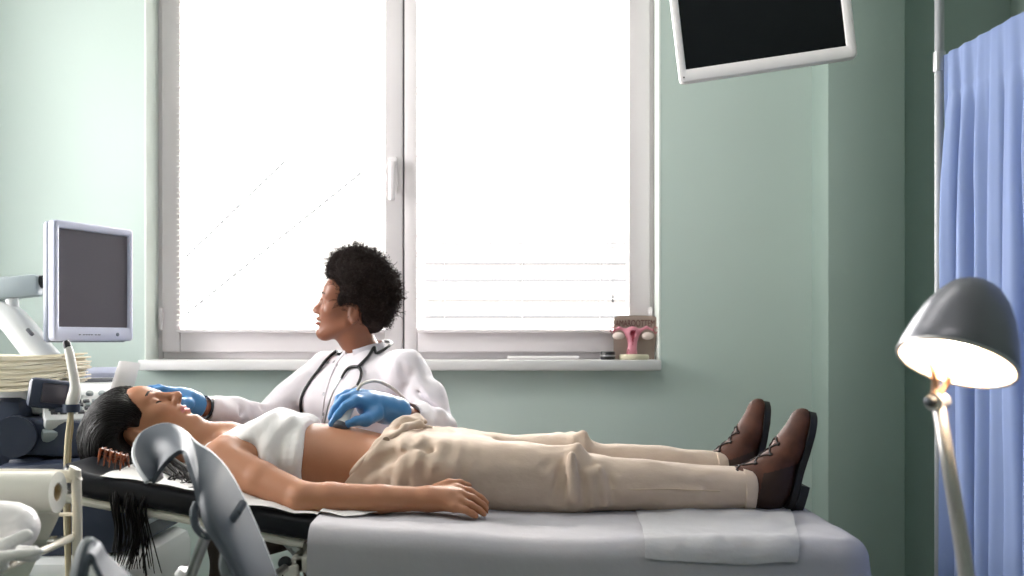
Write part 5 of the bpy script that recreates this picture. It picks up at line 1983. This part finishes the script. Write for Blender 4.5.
m = MB(); m.lathe([(.0001, 0), (.15, 0), (.155, .01), (.14, .022), (.0001, .024)], (P(95, 0, 1.15).x, 1.15, 0), seg=30); m.build('stand_foot', M_STEEL, t)

# ===================================================== glass-shelved trolley at the lower left
M_CRTUBE = mat('cream_tube', srgb(222, 214, 198), .35, bump=(40, .03, .001))
M_SHELF = glass_mat('shelf_glass', (.86, .94, .90, 1))
t = thing('trolley', (-1.0, 1.86, 0), 'cream tube trolley with a glass shelf at the near left', 'trolley')
# near end hoop (towards the couch) and its far twin, joined by rails
zt_ = P(0, 474, 1.78).z
xr = P(77, 0, 1.78).x
fr = MB()
y0_, y1_ = 1.36, 1.78
for y in (y0_, y1_):
    pts = [(-1.42, y, .05), (-1.42, y, zt_ - .05), (-1.40, y, zt_ - .012), (-1.36, y, zt_), (xr - .045, y, zt_), (xr - .014, y, zt_ - .014), (xr, y, zt_ - .05), (xr, y, .05)]
    MB().tube(pts, .0085, 12, smooth=4).build('hoop', M_CRTUBE, t)
MB().tube([(-1.42, y1_, zt_ - .072), (xr, y1_, zt_ - .072)], .0035, 8).build('cross_bar', M_CRTUBE, t)
zg = P(0, 537, 1.78).z
for z in (zg, .30):
    MB().bx(-1.41, xr - .008, y0_, y1_, z - .004, z + .002, .001).build('glass_shelf', M_SHELF, t)
    for x in (xr - .006, -1.41):
        MB().tube([(x, y0_, z), (x, y1_, z)], .0065, 10).build('shelf_bar', M_CRTUBE, t)
for x in (-1.42, xr):
    for y in (y0_, y1_):
        m = MB()
        m.lathe([(.0001, -.010), (.018, -.010), (.024, -.005), (.024, .005), (.018, .010), (.0001, .010)], (x, y, .0245), (0, 1, 0), 18)
        m.build('castor', M_GASKET, t)
M_ROLLP = mat('roll_paper', srgb(236, 232, 222), .8, bump=(60, .08, .001))
# paper roll resting across the hoops
rc = P(0, 492, 1.73)
t = thing('paper_roll', (-.95, 1.73, rc.z), 'roll of cream couch paper hanging on the near-left trolley', 'paper roll')
xe = P(58, 0, 1.73).x
m = MB()
m.lathe([(.016, 0), (.0355, 0), (.0355, xe + 1.30), (.016, xe + 1.30)], (-1.30, 1.73, rc.z), (1, 0, 0), 36, close=True)
m.build('roll', M_ROLLP, t)
m = MB(); m.lathe([(.0125, .002), (.0158, .002), (.0158, xe + 1.298), (.0125, xe + 1.298)], (-1.30, 1.73, rc.z), (1, 0, 0), 20, close=True); m.build('core', mat('card_core', srgb(178, 156, 122), .8, bump=(90, .1, .001)), t)
m = MB()
rows = []
for i in range(9):
    rows.append([(x, 1.73 + .0362 * math.cos(.16 * i) , rc.z + .0362 * math.sin(-.16 * i) - .0 ) for x in (-1.30, xe)])
for i in range(1, 9):
    rows.append([(x, 1.745 + .002 * math.sin(i), rc.z - .0345 - .02 * i) for x in (-1.30, xe - .01 * i)])
m.sheet(rows, .0007); m.build('paper_tail', M_ROLLP, t)
# white rounded canister on the glass shelf and crumpled gauze beside it
cc_ = Vector((P(2, 0, 1.62).x, 1.62, zg + .046))
t = thing('canister', (cc_.x, cc_.y, zg + .002), 'round-ended white canister lying on the glass trolley shelf', 'canister')
m = MB()
m.lathe([(.0001, -.16), (.030, -.155), (.042, -.14), (.044, -.10), (.044, .0), (.041, .025), (.034, .044), (.022, .056), (.0001, .061)], cc_, (.93, -.25, .06), 34)
m.build('body', M_WHITEP, t)
m = MB(); m.lathe([(.0442, -.03), (.0465, -.03), (.0465, -.022), (.0442, -.022)], cc_, (.93, -.25, .06), 34, close=True); m.build('band', M_UGREY, t)
fg3 = Field((-1.0, 1.36, zg - .01), (-.62, 1.68, zg + .12), .004)
gg = np.random.default_rng(12)
for k in range(26):
    a = np.array((-.825 + gg.uniform(-.07, .05), 1.52 + gg.uniform(-.05, .05), zg + .014 + gg.uniform(0, .022)))
    fg3.chain([a, a + gg.normal(size=3) * (.03, .02, .008), a + gg.normal(size=3) * (.05, .03, .008)], [.010, .009, .006], .008)
ng = waves(14, 60, 160, 121)
fg3.disp(lambda x, y, z: .003 * ng(x, y, z))
fg3.half((0, 0, zg + .003), (0, 0, -1), .003)
V, Q = fg3.mesh()
o = skin_obj('gauze', [(V, Q, 0)], [mat('white_gauze', srgb(228, 226, 224), .9, bump=(200, .3, .002))])
tag(o, 'crumpled white gauze heaped before the canister at the trolley edge', 'gauze')
